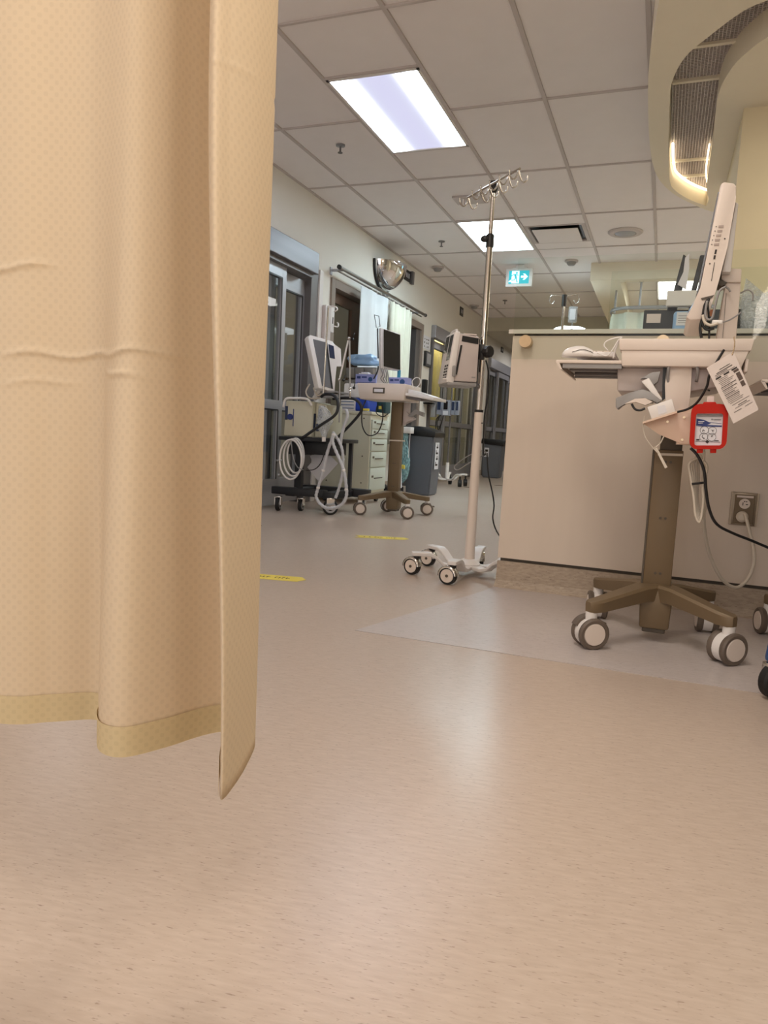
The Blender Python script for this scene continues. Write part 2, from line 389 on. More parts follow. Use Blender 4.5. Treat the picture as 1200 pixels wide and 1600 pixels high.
# sprinklers and detectors
for (px, py, lb) in ((532, 228, 'dark sprinkler head on the ceiling beside the large light panel'), (690, 378, 'dark sprinkler head beyond the first, left of the second light panel')):
    p = AZ(px, py, CEIL); t = thing('sprinkler', lb, 'sprinkler', p, 0, 'ceiling sprinklers')
    part('escutcheon', MB().lathe([(0, .01), (.034, .01), (.034, -.002), (.012, -.006), (0, -.006)], seg=20), STEEL, t, A_)
    part('head', MB().cyl((0, 0, 0), (0, 0, -.045), .007).lathe([(0, -.05), (.018, -.05), (.018, -.046), (0, -.044)], seg=14), ALUD, t, A_)
p = AZ(789, 470, CEIL); t = thing('sprinkler', 'farthest dark sprinkler head, right of the tall drip pole', 'sprinkler', p, 0, 'ceiling sprinklers')
part('escutcheon', MB().lathe([(0, .01), (.034, .01), (.034, -.002), (.012, -.006), (0, -.006)], seg=20), ALUD, t, A_)
part('head', MB().cyl((0, 0, 0), (0, 0, -.05), .008), ALUD, t, A_)
for (px, py, lb) in ((684, 418, 'pale smoke detector near the left wall'), (741, 478, 'farthest pale smoke detector near the left wall'), (893, 408, 'pale smoke detector seen through the desk glass')):
    p = AZ(px, py, CEIL); t = thing('smoke_detector', lb, 'smoke detector', p, 0, 'smoke detectors')
    part('base', MB().lathe([(0, .01), (.075, .01), (.075, -.012), (0, -.012)], seg=24), TBAR, t, A_)
    part('sensor', MB().lathe([(0, -.05), (.035, -.048), (.05, -.03), (.055, -.01), (0, -.01)], seg=24), GREYP, t, A_)
# white ceiling sensor plate behind the hooks
p = AZ(735, 312, CEIL); t = thing('ceiling_sensor', 'pale square plate with hanging stem on the ceiling behind the hooks', 'sensor', p)
part('plate', MB().box(-.14, .14, -.1, .1, -.008, .008, bev=.002), TBAR, t)
part('stem', MB().cyl((-.05, -.05, 0), (-.05, -.05, -.07), .008), WHITEP, t)

# ------------------------------------------------------------------ left wall with openings
OPEN = [(2.9, 6.03, 2.20), (6.36, 7.45, 2.10), (8.2, 9.12, 2.10), (9.54, 12.30, 2.17), (13.0, 15.9, 2.12)]
wl = MB(); y = -3.2
for a, b, h in OPEN:
    wl.box(WX - .16, WX, y, a, 0, CEIL + .1); wl.box(WX - .16, WX, a, b, h, CEIL + .1); y = b
wl.box(WX - .16, WX, y, 19, 0, CEIL + .1)
struct('wall_left', wl, WALL)
# walls of the rooms behind
rb = MB(); rb.box(-7, -6.9, -3.2, 19, 0, 2.8)
for yy in (6.2, 7.8, 9.3, 12.6): rb.box(-6.9, WX - .16, yy, yy + .1, 0, 2.6)
struct('wall_rooms', rb, ROOM)
struct('ceiling_rooms', MB().box(-7, WX - .16, -3.2, 19, 2.6, 2.7), ROOM)
# far end: lowered ceiling and end wall
struct('ceiling_far', MB().box(WX, 3.4, CY1, 19, 2.52, 2.9), ROOM)
struct('wall_end', MB().box(-7, 3.4, 18.4, 18.5, 0, 2.6), ROOM)
struct('wall_right', MB().box(3.4, 3.5, -3.2, 19, 0, 2.9), ROOM)
struct('wall_light_block', MB().box(.62, .70, -3.2, 2.2, 0, CEIL), ROOM)  # unseen divider added to block light from the desk's right side
bs = MB(); bs.box(WX, WX + .008, 6.06, 6.34, .0, .1); bs.box(WX, WX + .008, 7.47, 8.18, .0, .1); bs.box(WX, WX + .008, 9.14, 9.52, .0, .1); bs.box(WX, WX + .008, 12.32, 12.98, 0, .1)
struct('baseboard_left', bs, SKIRT)

def leaf(t, y0, y1, x, z0=.02, z1=2.03, st=.07, mid=.86, top=.1, bot=.22, glass=DGLASS, m=ALU, sub=None):
    f = MB(); d = .022
    f.box(x - d, x + d, y0, y0 + st, z0, z1, bev=.004); f.box(x - d, x + d, y1 - st, y1, z0, z1, bev=.004)
    f.box(x - d, x + d, y0 + st, y1 - st, z1 - top, z1); f.box(x - d, x + d, y0 + st, y1 - st, z0, z0 + bot)
    if mid: f.box(x - d, x + d, y0 + st, y1 - st, mid - .04, mid + .04)
    lf = part('door_leaf', f, m, t, world=True)
    g = MB(); g.box(x - .004, x + .004, y0 + st, y1 - st, z0 + bot, (mid - .04) if mid else z1 - top)
    part('pane', g, glass, lf, world=True)
    if mid: part('pane', MB().box(x - .004, x + .004, y0 + st, y1 - st, mid + .04, z1 - top), glass, lf, world=True)
    s = MB(); e = .006
    for zz0, zz1 in (((z0 + bot), mid - .04), (mid + .04, z1 - top)) if mid else ((z0 + bot, z1 - top),):
        s.box(x + d - .002, x + d + .002, y0 + st - e, y0 + st + e, zz0, zz1); s.box(x + d - .002, x + d + .002, y1 - st - e, y1 - st + e, zz0, zz1)
        s.box(x + d - .002, x + d + .002, y0 + st, y1 - st, zz1 - e, zz1 + e)
    part('gasket', s, BLACK, lf, world=True)
    return lf

def struct_root(name, loc):
    o = bpy.data.objects.new(name, None); COL.objects.link(o); o.location = loc; o['kind'] = 'structure'; return o
# door_1 : near sliding glass door with metal header
d1 = struct_root('door_1', (WX, 4.5, 0))
part('header_box', MB().box(WX + .002, WX + .13, 2.9, 5.83, 2.028, 2.21, bev=.006), ALUL, d1, world=True, label='brushed silver door operator header')
part('track_cover', MB().box(WX - .06, WX + .09, 2.9, 5.80, 1.995, 2.03), ALUD, d1, world=True)
part('jamb', MB().box(WX - .12, WX + .03, 5.89, 6.03, 0, 2.2, bev=.004), ALUD, d1, world=True)
part('jamb_trim', MB().box(WX - .12, WX + .045, 6.03, 6.10, 0, 2.12, bev=.004), WHITEP, d1, world=True)
leaf(d1, 3.75, 5.42, WX + .02, z1=2.0)
leaf(d1, 5.30, 5.92, WX - .055, z1=1.99, top=.14)
# door_2 : taupe framed door with dark glass
def framed(name, y0, y1, z1, leafm, glass, fm=FRAME):
    d = struct_root(name, (WX, (y0 + y1) / 2, 0)); f = MB()
    f.box(WX - .15, WX + .02, y0 - .06, y0 + .02, 0, z1 + .04, bev=.003); f.box(WX - .15, WX + .02, y1 - .02, y1 + .06, 0, z1 + .04, bev=.003); f.box(WX - .15, WX + .02, y0 + .02, y1 - .02, z1 - .04, z1 + .04)
    part('door_frame', f, fm, d, world=True); return d
d2 = framed('door_2', 6.40, 7.43, 2.08, FRAME, DGLASS)
f = MB(); f.box(WX - .1, WX - .06, 6.42, 6.5, .01, 2.03); f.box(WX - .1, WX - .06, 7.0, 7.41, .01, 2.03); f.box(WX - .1, WX - .06, 6.5, 7.0, 1.93, 2.03); f.box(WX - .1, WX - .06, 6.5, 7.0, .01, .9)
lf = part('door_leaf', f, DOORW, d2, world=True); part('pane', MB().box(WX - .085, WX - .078, 6.5, 7.0, .9, 1.93), DGLASS, lf, world=True)
d3 = framed('door_3', 8.25, 9.10, 2.08, FRAME, DGLASS)
part('door_leaf', MB().box(WX - .62, WX - .58, 8.3, 8.9, .01, 2.02), DOORW, d3, world=True)
part('door_stop', MB().box(WX - .14, WX - .0, 8.92, 9.07, .0, 2.03), ALUD, d3, world=True)
# door_4 : sliding glass with yellow curtains behind
def glazed(name, y0, y1, leaves, hz, head=True):
    d = struct_root(name, (WX, (y0 + y1) / 2, 0))
    part('header_box', MB().box(WX - .02, WX + .06, y0, y1, hz - .17, hz, bev=.004), ALU, d, world=True)
    f = MB(); f.box(WX - .12, WX + .03, y0, y0 + .06, 0, hz - .17); f.box(WX - .12, WX + .03, y1 - .06, y1, 0, hz - .17)
    part('jamb', f, ALUD, d, world=True)
    for a, b, x in leaves: leaf(d, a, b, x, z1=hz - .18, st=.06)
    return d
d4 = glazed('door_4', 9.56, 12.30, [(9.62, 10.4, WX - .05), (10.3, 11.3, WX + .01), (11.2, 12.24, WX - .05)], 2.18)
d5 = glazed('door_5', 13.0, 15.9, [(13.06, 13.9, WX - .05), (13.8, 14.8, WX + .01), (14.7, 15.84, WX - .05)], 2.14)

def drape(name, path, z0, z1, m, amp=.03, waves=10, nz_=6, label=None, parent=None, cat='curtain', group=None):
    P = [Vector(p) for p in path]; L_ = [0]
    for a, b in zip(P, P[1:]): L_.append(L_[-1] + (b - a).length)
    def at(u):
        s = u * L_[-1]
        for i in range(len(P) - 1):
            if s <= L_[i + 1] + 1e-9:
                k = (s - L_[i]) / (L_[i + 1] - L_[i]); d = (P[i + 1] - P[i]).normalized(); return P[i].lerp(P[i + 1], k), Vector((-d.y, d.x, 0))
        return P[-1], Vector((-(P[-1] - P[-2]).normalized().y, (P[-1] - P[-2]).normalized().x, 0))
    ph = random.random() * 6
    def fn(u, v):
        p, n = at(u); a = amp * (math.sin(u * waves * 2 * PI + ph) + .35 * math.sin(u * waves * 4.7 * PI + 1.3 + v))
        q = p + n * a; return Vector((q.x, q.y, z0 + (z1 - z0) * v))
    b = MB().grid(fn, max(24, int(waves * 12)), nz_)
    o = part(name, b, m, parent, True, solid=.002)
    if label: tag(o, label, cat, group)
    return o
drape('privacy_curtain', [(WX - .45, 9.6, 0), (WX - .45, 10.25, 0)], .3, 2.3, YCLOTH, .03, 5, label='yellow curtain hanging behind the first pane of the glass door, nearest strip', group='yellow curtains behind glass')
drape('privacy_curtain', [(WX - .5, 10.4, 0), (WX - .5, 11.7, 0)], .25, 2.3, YCLOTH, .035, 7, label='yellow curtain behind the middle panes, beyond the infusion stand', group='yellow curtains behind glass')
drape('privacy_curtain', [(WX - 1.4, 14.0, 0), (WX - 1.4, 15.2, 0)], .4, 1.6, YCLOTH, .035, 5, label='yellow curtain behind the farthest sliding glass door', group='yellow curtains behind glass')

# rail with the white curtain
t = thing('curtain_rail', 'grey wall rail on brackets carrying the white curtain', 'rail', (-2.95, 7.5, 2.19))
rm = MB(); rm.cyl((-2.95, 6.25, 2.19), (-2.95, 8.85, 2.19), .017); rm.cyl((-2.985, 6.27, 2.165), (-2.985, 8.8, 2.165), .008)
part('rail', rm, STEEL, t, A_, world=True)
part('end_cap', MB().cyl((-2.95, 6.235, 2.19), (-2.95, 6.255, 2.19), .021), BLACK, t, world=True)
part('end_cap', MB().cyl((-2.95, 8.845, 2.19), (-2.95, 8.865, 2.19), .021), BLACK, t, world=True)
for yy in (6.33, 7.55, 8.62):
    part('bracket', MB().box(WX, -2.945, yy - .006, yy + .006, 2.17, 2.192).box(WX, WX + .01, yy - .02, yy + .02, 2.14, 2.21), ALU, t, world=True)
for k in range(9):
    yy = 7.05 + k * .13; part('hook', MB().tube([(-2.95, yy, 2.172), (-2.94, yy, 2.15), (-2.95, yy, 2.125), (-2.96, yy, 2.14)], .003, 6), WHITEP, t, world=True)
drape('white_curtain', [(-2.95, 6.79, 0), (-2.93, 7.5, 0)], .55, 2.13, WCLOTH, .012, 2, label='flat bluish white curtain panel on the wall rail, left half', group='curtain panels on the rail')
drape('ivory_curtain', [(-2.93, 7.56, 0), (-2.92, 8.22, 0)], .55, 2.12, ICLOTH, .03, 4, label='gathered ivory curtain panel on the wall rail, right half', group='curtain panels on the rail')

# mirror half dome
t = thing('convex_mirror', 'silver half dome security mirror high on the left wall', 'mirror', (WX, 7.6, 2.3))
C0 = Vector((WX + .012, 7.66, 2.54))
prof = [(.30 * math.sin(a), .24 * math.cos(a)) for a in [PI / 2 * i / 10 for i in range(11)]]
mb = MB(); tt = bmesh.new(); rings = []
for i in range(13):
    az = PI * i / 12
    rings.append([tt.verts.new(C0 + Vector((.25 * math.cos(PI / 2 * j / 8 ) , .29 * math.sin(PI / 2 * j / 8) * math.cos(az), -.29 * math.sin(PI / 2 * j / 8) * math.sin(az)))) for j in range(1, 9)])
apex = tt.verts.new(C0 + Vector((.25, 0, 0)))
for A, B in zip(rings, rings[1:]):
    tt.faces.new((apex, A[0], B[0]))
    for j in range(7): tt.faces.new((A[j], A[j + 1], B[j + 1], B[j]))
mb._merge(tt); part('dome', mb, MIRROR, t, True, world=True)
rmb = MB(); rmb.tube([C0 + Vector((.004, .3 * math.cos(PI * i / 16), -.3 * math.sin(PI * i / 16))) for i in range(17)], .012, 6, 1)
part('rim', rmb, BLACK, t, True, world=True)
part('back_plate', MB().prism([C0 + Vector((-.01, .3 * math.cos(PI * i / 16), -.3 * math.sin(PI * i / 16))) for i in range(17)], (.008, 0, 0)), BLACK, t, world=True)

# small dark wall signs
RYZ = Matrix(((0, 0, 1, 0), (1, 0, 0, 0), (0, 1, 0, 0), (0, 0, 0, 1)))   # text facing +x, running to +y
def wsign(y0, y1, z0, z1, label, extra=False):
    t = thing('room_sign', label, 'sign', (WX, (y0 + y1) / 2, z0), 0, 'dark room signs high on the left wall')
    part('plate', MB().box(WX, WX + .012, y0, y1, z0, z1, bev=.002), BLACK, t, world=True)
    h = z1 - z0; w_ = y1 - y0
    for k in range(3): part('digit', MB().box(WX + .0122, WX + .0135, y0 + w_ * (.25 + .22 * k), y0 + w_ * (.25 + .22 * k) + w_ * .07, z0 + h * .3, z0 + h * .72), PAPERW, t, world=True)
    if extra: part('side_tab', MB().box(WX, WX + .04, y1 + .005, y1 + .07, z0 - .01, z1 + .01, bev=.003), ALUD, t, world=True)
wsign(8.35, 8.55, 2.53, 2.66, 'dark sign high on the wall just right of the half dome mirror', True)
wsign(10.9, 11.07, 2.54, 2.67, 'dark sign high on the wall above the yellow curtained glass door')
wsign(13.97, 14.16, 2.36, 2.46, 'farthest dark sign on the wall, seen just left of the desk')

# wall reader and notices between doors 3 and 4
t = thing('card_reader', 'black framed wall panel below the notice by the open door', 'wall panel', (WX, 9.4, 1.62))
part('housing', MB().box(WX, WX + .035, 9.27, 9.5, 1.6, 1.8, bev=.006), BLACK, t, world=True)
part('display', MB().box(WX + .035, WX + .038, 9.31, 9.48, 1.635, 1.77), GREYP, t, world=True)
t = thing('wall_notice', 'pale notice with dark marks above the black wall panel', 'notice', (WX, 9.35, 1.84))
part('sheet', MB().box(WX, WX + .004, 9.22, 9.5, 1.83, 2.0), PAPERW, t, world=True)
m = MB()
for k in range(9): yy = 9.25 + .075 * (k % 3) + random.uniform(0, .02); zz = 1.85 + .05 * (k // 3); m.box(WX + .004, WX + .005, yy, yy + random.uniform(.02, .05), zz, zz + random.uniform(.008, .028))
part('print', m, INK, t, world=True)['kind'] = 'stuff'
t = thing('hand_sanitizer', 'slim black dispenser with small wire tray on the wall', 'dispenser', (WX, 9.4, 1.2))
part('housing', MB().box(WX, WX + .06, 9.25, 9.34, 1.22, 1.42, bev=.008), BLACK, t, world=True)
part('tray', MB().box(WX, WX + .14, 9.36, 9.55, 1.1, 1.12).box(WX, WX + .14, 9.36, 9.37, 1.1, 1.2).box(WX, WX + .14, 9.54, 9.55, 1.1, 1.2), STEEL, t, world=True)

# ------------------------------------------------------------------ station desk
t = thing('reception_desk', 'long beige laminate nurse desk with a pale counter top', 'desk', (0, 3.4, 0))
def off(pts, z): return [(x, y, z) for x, y in pts]
plan = [(-.655, 3.2), (2.6, 3.2), (2.6, 3.75), (-.42, 3.75), (-.5, 3.235)]
part('front_panel', MB().prism(off(plan, .135), (0, 0, .988)), LAM, t, world=True)
part('reveal_strip', MB().prism(off([(-.645, 3.215), (2.6, 3.215), (2.6, 3.7), (-.40, 3.7), (-.48, 3.25)], .118), (0, 0, .02)), TAUPED, t, world=True, label='dark reveal strip under the laminate')
sk = MB(); pr_ = [(-.03, 0), (-.018, .012), (-.008, .035), (-.004, .12)]
pts = [(x_, z_) for x_, z_ in pr_]
def coved(u, v):
    k = v * 3; i = min(2, int(k)); q = k - i; dy = pts[i][0] + (pts[i + 1][0] - pts[i][0]) * q; z = pts[i][1] + (pts[i + 1][1] - pts[i][1]) * q
    if u < .04: return Vector((-.655 + dy * .3 + (.155 * (1 - u / .04)), 3.2 + .035 * (1 - u / .04) , z))
    return Vector((-.655 + dy * .3 + (u - .04) / .96 * 3.25, 3.205 + dy, z))
sk.grid(coved, 50, 6); sk.prism(off([(-.655, 3.21), (2.6, 3.21), (2.6, 3.7), (-.42, 3.7), (-.5, 3.24)], 0), (0, 0, .12))
part('skirting', sk, SKIRT, t, world=True, label='speckled coved vinyl skirting')
part('gap_strip', MB().prism(off([(-.65, 3.206), (2.6, 3.206), (2.6, 3.74), (-.43, 3.74), (-.5, 3.24)], 1.122), (0, 0, .010)), BLACK, t, world=True)
part('counter_top', MB().prism(off([(-.672, 3.185), (2.62, 3.185), (2.62, 3.78), (-.44, 3.78), (-.51, 3.24)], 1.131), (0, 0, .018)), TOPS, t, world=True)
part('standoff', MB().cyl((-.591, 3.199, 1.094), (-.591, 3.150, 1.094), .026, seg=28), BRASS, t, A_, world=True, label='round brushed brass standoff')
part('standoff', MB().cyl((-.036, 3.199, 1.094), (-.036, 3.150, 1.094), .026, seg=28), BRASS, t, A_, world=True, label='round brushed brass standoff')
g = tag(part('glass_screen', MB().box(-.648, 1.3, 3.166, 3.176, 1.02, 1.446, bev=.0015, seg=1), GLASS), 'clear glass screen bolted to the desk front with brass standoffs', 'glass screen')
g = tag(part('glass_screen', MB().box(-.30, 1.3, 3.70, 3.71, 1.149, 1.50, bev=.0015, seg=1), GLASS), 'second clear glass pane standing at the back of the counter top', 'glass screen')
# wall outlet with plug
t = thing('wall_outlet', 'metal framed socket low on the desk front with a white plug', 'outlet', (.325, 3.2, .44))
def P3(px, py, Y=3.2): return AY(px, py, Y)
oc = Vector((.325, 3.2, .435))
part('frame', MB().box(-.047, .047, -.012, .0, -.066, .066, bev=.004).box(-.05, -.043, -.02, 0, -.066, .066).box(.043, .05, -.02, 0, -.066, .066), mat('satin_frame', rgb(158, 144, 126), .35, .6), t, A_)
part('plate', MB().box(-.036, .036, -.016, -.011, -.058, .058, bev=.002), TAUPE, t)
s = part('socket', MB().cyl((0, -.015, .022), (0, -.022, .022), .02, seg=24), CREAM, t, A_)
part('slot', MB().box(-.008, -.005, -.0232, -.02, .015, .027).box(.004, .012, -.0232, -.02, .018, .021).cyl((-.001, -.02, .031), (-.001, -.0232, .031), .0025, seg=8).cyl((.006, -.02, .031), (.006, -.0232, .031), .0025, seg=8), INK, s)
part('label_holder', MB().box(-.03, .03, -.0185, -.015, .046, .054), PAPER, t)
t2 = thing('power_plug', 'round white plug in the lower socket with its hanging cord', 'plug', (.325, 3.175, .41))
part('plug_body', MB().lathe([(0, 0), (.022, 0), (.022, .012), (.014, .022), (0, .024)], (-.005, .003, 0), (0, -1, 0), 24), WCABLE, t2, A_)
cpts = [AY(1164, 802, 3.15), AY(1168, 830, 3.13), AY(1172, 850, 3.1), AY(1177, 875, 3.08), AY(1168, 905, 3.05), AY(1148, 918, 3.02), AY(1125, 903, 2.98), AY(1110, 870, 2.94), AY(1101, 830, 2.9), AY(1099, 790, 2.86)]
cpts = [AY(1164, 802, 3.15), AY(1171, 830, 3.13), AY(1177, 855, 3.1), AY(1178, 880, 3.08), AY(1168, 905, 3.05), AY(1150, 918, 3.02), AY(1128, 905, 2.98), AY(1110, 870, 2.94), AY(1101, 830, 2.9), AY(1099, 790, 2.86), AY(1098, 740, 2.82), AY(1100, 690, 2.80)]
part('cord', MB().tube(cpts, .0064, 8, 5), WCABLE, t2, True, world=True)

# things on the counter, seen through the glass
t = thing('desk_monitor', 'black desk monitor seen edge on, left of the pair behind the glass', 'monitor', (0, 3.48, 1.149), 0, 'edge-on monitors behind the glass')
part('screen_housing', MB().prism([(-.02, 3.38, 1.30), (.012, 3.38, 1.30), (.035, 3.38, 1.47), (.012, 3.38, 1.49)], (0, .16, 0), bev=.003), BLACK, t, world=True)
part('arm', MB().prism([(-.055, 3.4, 1.15), (.0, 3.4, 1.15), (.012, 3.4, 1.33), (-.02, 3.4, 1.33)], (0, .05, 0), bev=.003), BLACK, t, world=True)
b = part('base', MB().box(-.125, .26, 3.36, 3.5, 1.149, 1.255, bev=.004), BLACK, t, world=True)
part('label', MB().box(-.112, -.055, 3.357, 3.36, 1.20, 1.238), PAPER, b, world=True)
m = MB()
for k in range(5): m.box(.02 + k * .006, .023 + k * .006, 3.3575, 3.36, 1.20 + k * .004, 1.232)
part('vent_slots', m, GREYP, b, world=True)
t = thing('desk_monitor', 'black desk monitor seen edge on, nearest to the big white display', 'monitor', (.08, 3.48, 1.149), 0, 'edge-on monitors behind the glass')
part('screen_housing', MB().prism([(.05, 3.37, 1.30), (.07, 3.37, 1.30), (.098, 3.37, 1.48), (.078, 3.37, 1.48)], (0, .2, 0), bev=.003), BLACK, t, world=True)
part('stand', MB().box(.055, .068, 3.40, 3.46, 1.255, 1.32), BLACK, t, world=True)
t = thing('document_tray', 'translucent white tray hung on the black monitor stand', 'tray', (0, 3.32, 1.26))
part('tray', MB().box(-.038, .09, 3.31, 3.345, 1.262, 1.325, bev=.004), WHITEP, t, world=True)
t = thing('wipes_pouch', 'crumpled white and blue wipes pouch below the white tray', 'pouch', (0, 3.3, 1.149))
part('pouch', MB().box(-.005, .065, 3.27, 3.305, 1.151, 1.235, bev=.014, seg=3), PBLUE, t, A_, world=True)
part('label', MB().box(.008, .062, 3.266, 3.271, 1.175, 1.228), PAPERW, t, world=True)
m = MB()
for k in range(4): m.box(.014, .054, 3.2655, 3.2662, 1.185 + k * .009, 1.1865 + k * .009)
part('print', m, INK, t, world=True)
t = thing('paper_sheet', 'curled white sheet tucked beside the left black monitor', 'paper', (.03, 3.45, 1.32))
part('sheet', MB().prism([(.0, 3.36, 1.36), (.035, 3.36, 1.34), (.04, 3.36, 1.42), (.035, 3.36, 1.485), (.02, 3.36, 1.47), (.018, 3.36, 1.41)], (0, .01, 0)), PAPERW, t, world=True)
# clear plastic bags
def blob(c, sx, sy, sz, seed, amp=.25):
    rr = random.Random(seed); t = bmesh.new(); bmesh.ops.create_icosphere(t, subdivisions=3, radius=1)
    ph = [(rr.uniform(2, 5), rr.uniform(0, 6), Vector((rr.uniform(-1, 1), rr.uniform(-1, 1), rr.uniform(-1, 1)))) for _ in range(7)]
    for v in t.verts:
        k = 1 + amp * sum(math.sin(f * v.co.dot(d) * 2 + p) for f, p, d in ph) / 3
        v.co = Vector((v.co.x * sx * k, v.co.y * sy * k, max(-1, v.co.z) * sz * k)) + Vector(c)
        v.co.z = max(v.co.z, c[2] - sz * .92)
    m = MB(); m._merge(t); return m
t = thing('plastic_bag', 'crumpled clear plastic bag of supplies on the counter at the right', 'plastic bag', (.36, 3.45, 1.149))
part('bag', blob((.33, 3.42, 1.24), .13, .1, .10, 3, .3), BAG, t, True, world=True)
part('fold', MB().prism([(.245, 3.36, 1.17), (.26, 3.36, 1.38), (.40, 3.36, 1.26), (.42, 3.36, 1.17)], (0, .012, 0), bev=.003), BAG, t, world=True)
part('contents', blob((.33, 3.43, 1.19), .09, .06, .045, 8, .3), GREYP, t, True, world=True)

# ------------------------------------------------------------------ curved soffit with slot, and column
ZS = 2.5
def poly_at(pxs, z): return [AZ(px, py, z) for px, py in pxs]
outer = [(-.02, 2.95), (-.14, 3.15), (-.19, 3.5), (-.222, 3.9), (-.232, 4.3), (-.232, 4.8), (-.215, 5.2), (-.17, 5.5), (-.08, 5.78), (.05, 6.03), (.2, 6.25), (.45, 6.45), (1.3, 6.6), (2.4, 6.6), (2.4, 2.6), (.9, 2.6), (.3, 2.72)]
slot_o = [(.50, 3.36), (.36, 3.40), (.241, 3.451), (.153, 3.509), (.039, 3.663), (-.062, 3.832), (-.116, 4.073), (-.124, 4.35), (-.124, 4.62), (-.122, 5.11), (-.108, 5.55), (-.06, 5.74), (.03, 5.93), (.150, 6.10)]
slot_i = [(.160, 5.95), (.130, 5.65), (.125, 5.17), (.118, 4.68), (.112, 4.25), (.155, 3.983), (.222, 3.823), (.29, 3.73), (.40, 3.66), (.50, 3.63)]
loop = slot_o + slot_i
def poly_with_hole(out, hole, z0, z1):
    bm = bmesh.new(); edges = []
    for L_ in (out, hole):
        v = [bm.verts.new((x, y, z0)) for x, y in L_]
        for i in range(len(v)): edges.append(bm.edges.new((v[i], v[(i + 1) % len(v)])))
    bmesh.ops.triangle_fill(bm, use_beauty=True, use_dissolve=False, edges=edges)
    fs = bm.faces[:]
    r = bmesh.ops.extrude_face_region(bm, geom=fs); vs = [e for e in r['geom'] if isinstance(e, bmesh.types.BMVert)]
    bmesh.ops.translate(bm, vec=(0, 0, z1 - z0), verts=vs); bmesh.ops.recalc_face_normals(bm, faces=bm.faces[:]); return bm
def smoothpoly(P, closed=False, n=4):
    Q = []; P = [Vector((x, y, 0)) for x, y in P]; N_ = len(P)
    for i in range(N_ - 1):
        p0, p1, p2, p3 = P[max(i - 1, 0)], P[i], P[i + 1], P[min(i + 2, N_ - 1)]
        for k in range(n):
            u = k / n; v = .5 * ((2 * p1) + (p2 - p0) * u + (2 * p0 - 5 * p1 + 4 * p2 - p3) * u * u + (3 * p1 - p0 - 3 * p2 + p3) * u ** 3); Q.append((v.x, v.y))
    Q.append((P[-1].x, P[-1].y)); return Q
outer_s = smoothpoly(outer[:12], n=4) + outer[12:]
loop_s = smoothpoly(slot_o, n=4) + smoothpoly(slot_i, n=4)
so = bpy.data.objects.new('trim_1', None); COL.objects.link(so); so['kind'] = 'structure'; so.location = (0, 0, ZS)
part('soffit_ring', poly_with_hole(outer_s, loop_s, ZS, CEIL + .02), SOFF, so, world=True)
# grille above the slot: frame bars, mesh panels, and the lit end
gm = MB()
for k in range(40):
    x = -.12 + k * .0165
    gm.box(x, x + .004, 3.3, 6.08, 2.625, 2.631)
gb = MB()
for k in range(180):
    y = 3.3 + k * .0155; gb.box(-.12, .5, y, y + .004, 2.626, 2.63)
gmesh = part('grille_bars', gm, MAUVE, so, world=True); gmesh['kind'] = 'stuff'
gmesh = part('grille_slats', gb, MAUVE, so, world=True); gmesh['kind'] = 'stuff'
part('grille_back', MB().box(-.12, .6, 3.2, 6.05, 2.65, 2.655), GREYP, so, world=True)
gs = MB()
for y in (3.98, 4.33, 5.47, 5.78): gs.box(-.12, .5, y - .012, y + .012, 2.612, 2.632)
part('grille_frame', gs, SOFF, so, world=True)
SLIT = mat('cove_lamp', rgb(255, 238, 200), emit=(1, .84, .58, 1), es=2.0)
cp_ = [(x + .016, y - (.0 if y < 5.5 else .02), 2.60) for x, y in slot_o[9:]]
part('cove_lamp', MB().tube(cp_, .008, 6, 4), SLIT, so, True, world=True)
ci_ = [(x - .014, y - .0, 2.60) for x, y in slot_i[:3]]
part('cove_lamp', MB().tube(ci_, .005, 6, 4), SLIT, so, True, world=True)
struct('wall_column', MB().box(.25, 2.2, 4.45, 5.6, 0, ZS + .01), COLW)

# ------------------------------------------------------------------ far bay behind the desk
bk = MB(); bk.box(-.95, 3.4, 8.8, 8.95, 2.555, CEIL + .06); bk.box(-.95, -.62, 8.95, CY1, 2.555, CEIL + .06)
struct('trim_2', bk, SOFF)
struct('wall_bay', MB().box(-.75, 3.4, 12.2, 12.3, 0, 2.75), COLW)
area('bay_ceiling_light', (1.3, 10.6, 2.70), .6, 1.2, 20, (1, .9, .68))
t = thing('ceiling_light', 'bright far ceiling lamp seen through the desk glass behind the monitors', 'ceiling light', (-.05, 10.3, CEIL), 0, 'ceiling lights')
PL3 = panel_mat('light_diffuser_far', False, (1, .98, .93, 1), 4)
p0 = AZ(1030, 458, CEIL); p1 = AZ(1084, 443, CEIL)
part('frame', MB().box(p0.x - .02, p1.x + .1, 9.75, 10.9, CEIL - .02, CEIL - .002), WHITEP, t, world=True)
part('diffuser', MB().box(p0.x, p1.x + .08, 9.8, 10.85, CEIL - .03, CEIL - .02), PL3, t, world=True)
# curtain track
t = thing('curtain_track', 'curved grey curtain track hung on rods behind the desk glass', 'curtain track', (-.4, 9, 2.25))
tp = [(-.60, 10.2, 2.27), (-.70, 9.6, 2.27), (-.70, 9.15, 2.27), (-.55, 8.99, 2.27), (-.3, 8.97, 2.27), (.3, 8.97, 2.27), (1.5, 8.97, 2.27)]
part('track', MB().tube(tp, .022, 8, 5), ALU, t, True, world=True)
for (x, y) in ((-.39, 8.98), (-.69, 9.4), (.9, 8.98)):
    part('rod', MB().cyl((x, y, 2.28), (x, y, CEIL if y > 9 or x > -.6 else 2.56), .013).cyl((x, y, 2.56), (x, y, 2.60), .03), ALU, t, A_, world=True)
drape('white_curtain', [(-.72, 9.6, 0), (-.70, 9.15, 0), (-.55, 9.0, 0), (.2, 8.98, 0), (1.4, 8.98, 0)], .4, 2.22, ICLOTH, .025, 12, label='cream curtain on the curved track behind the desk glass')
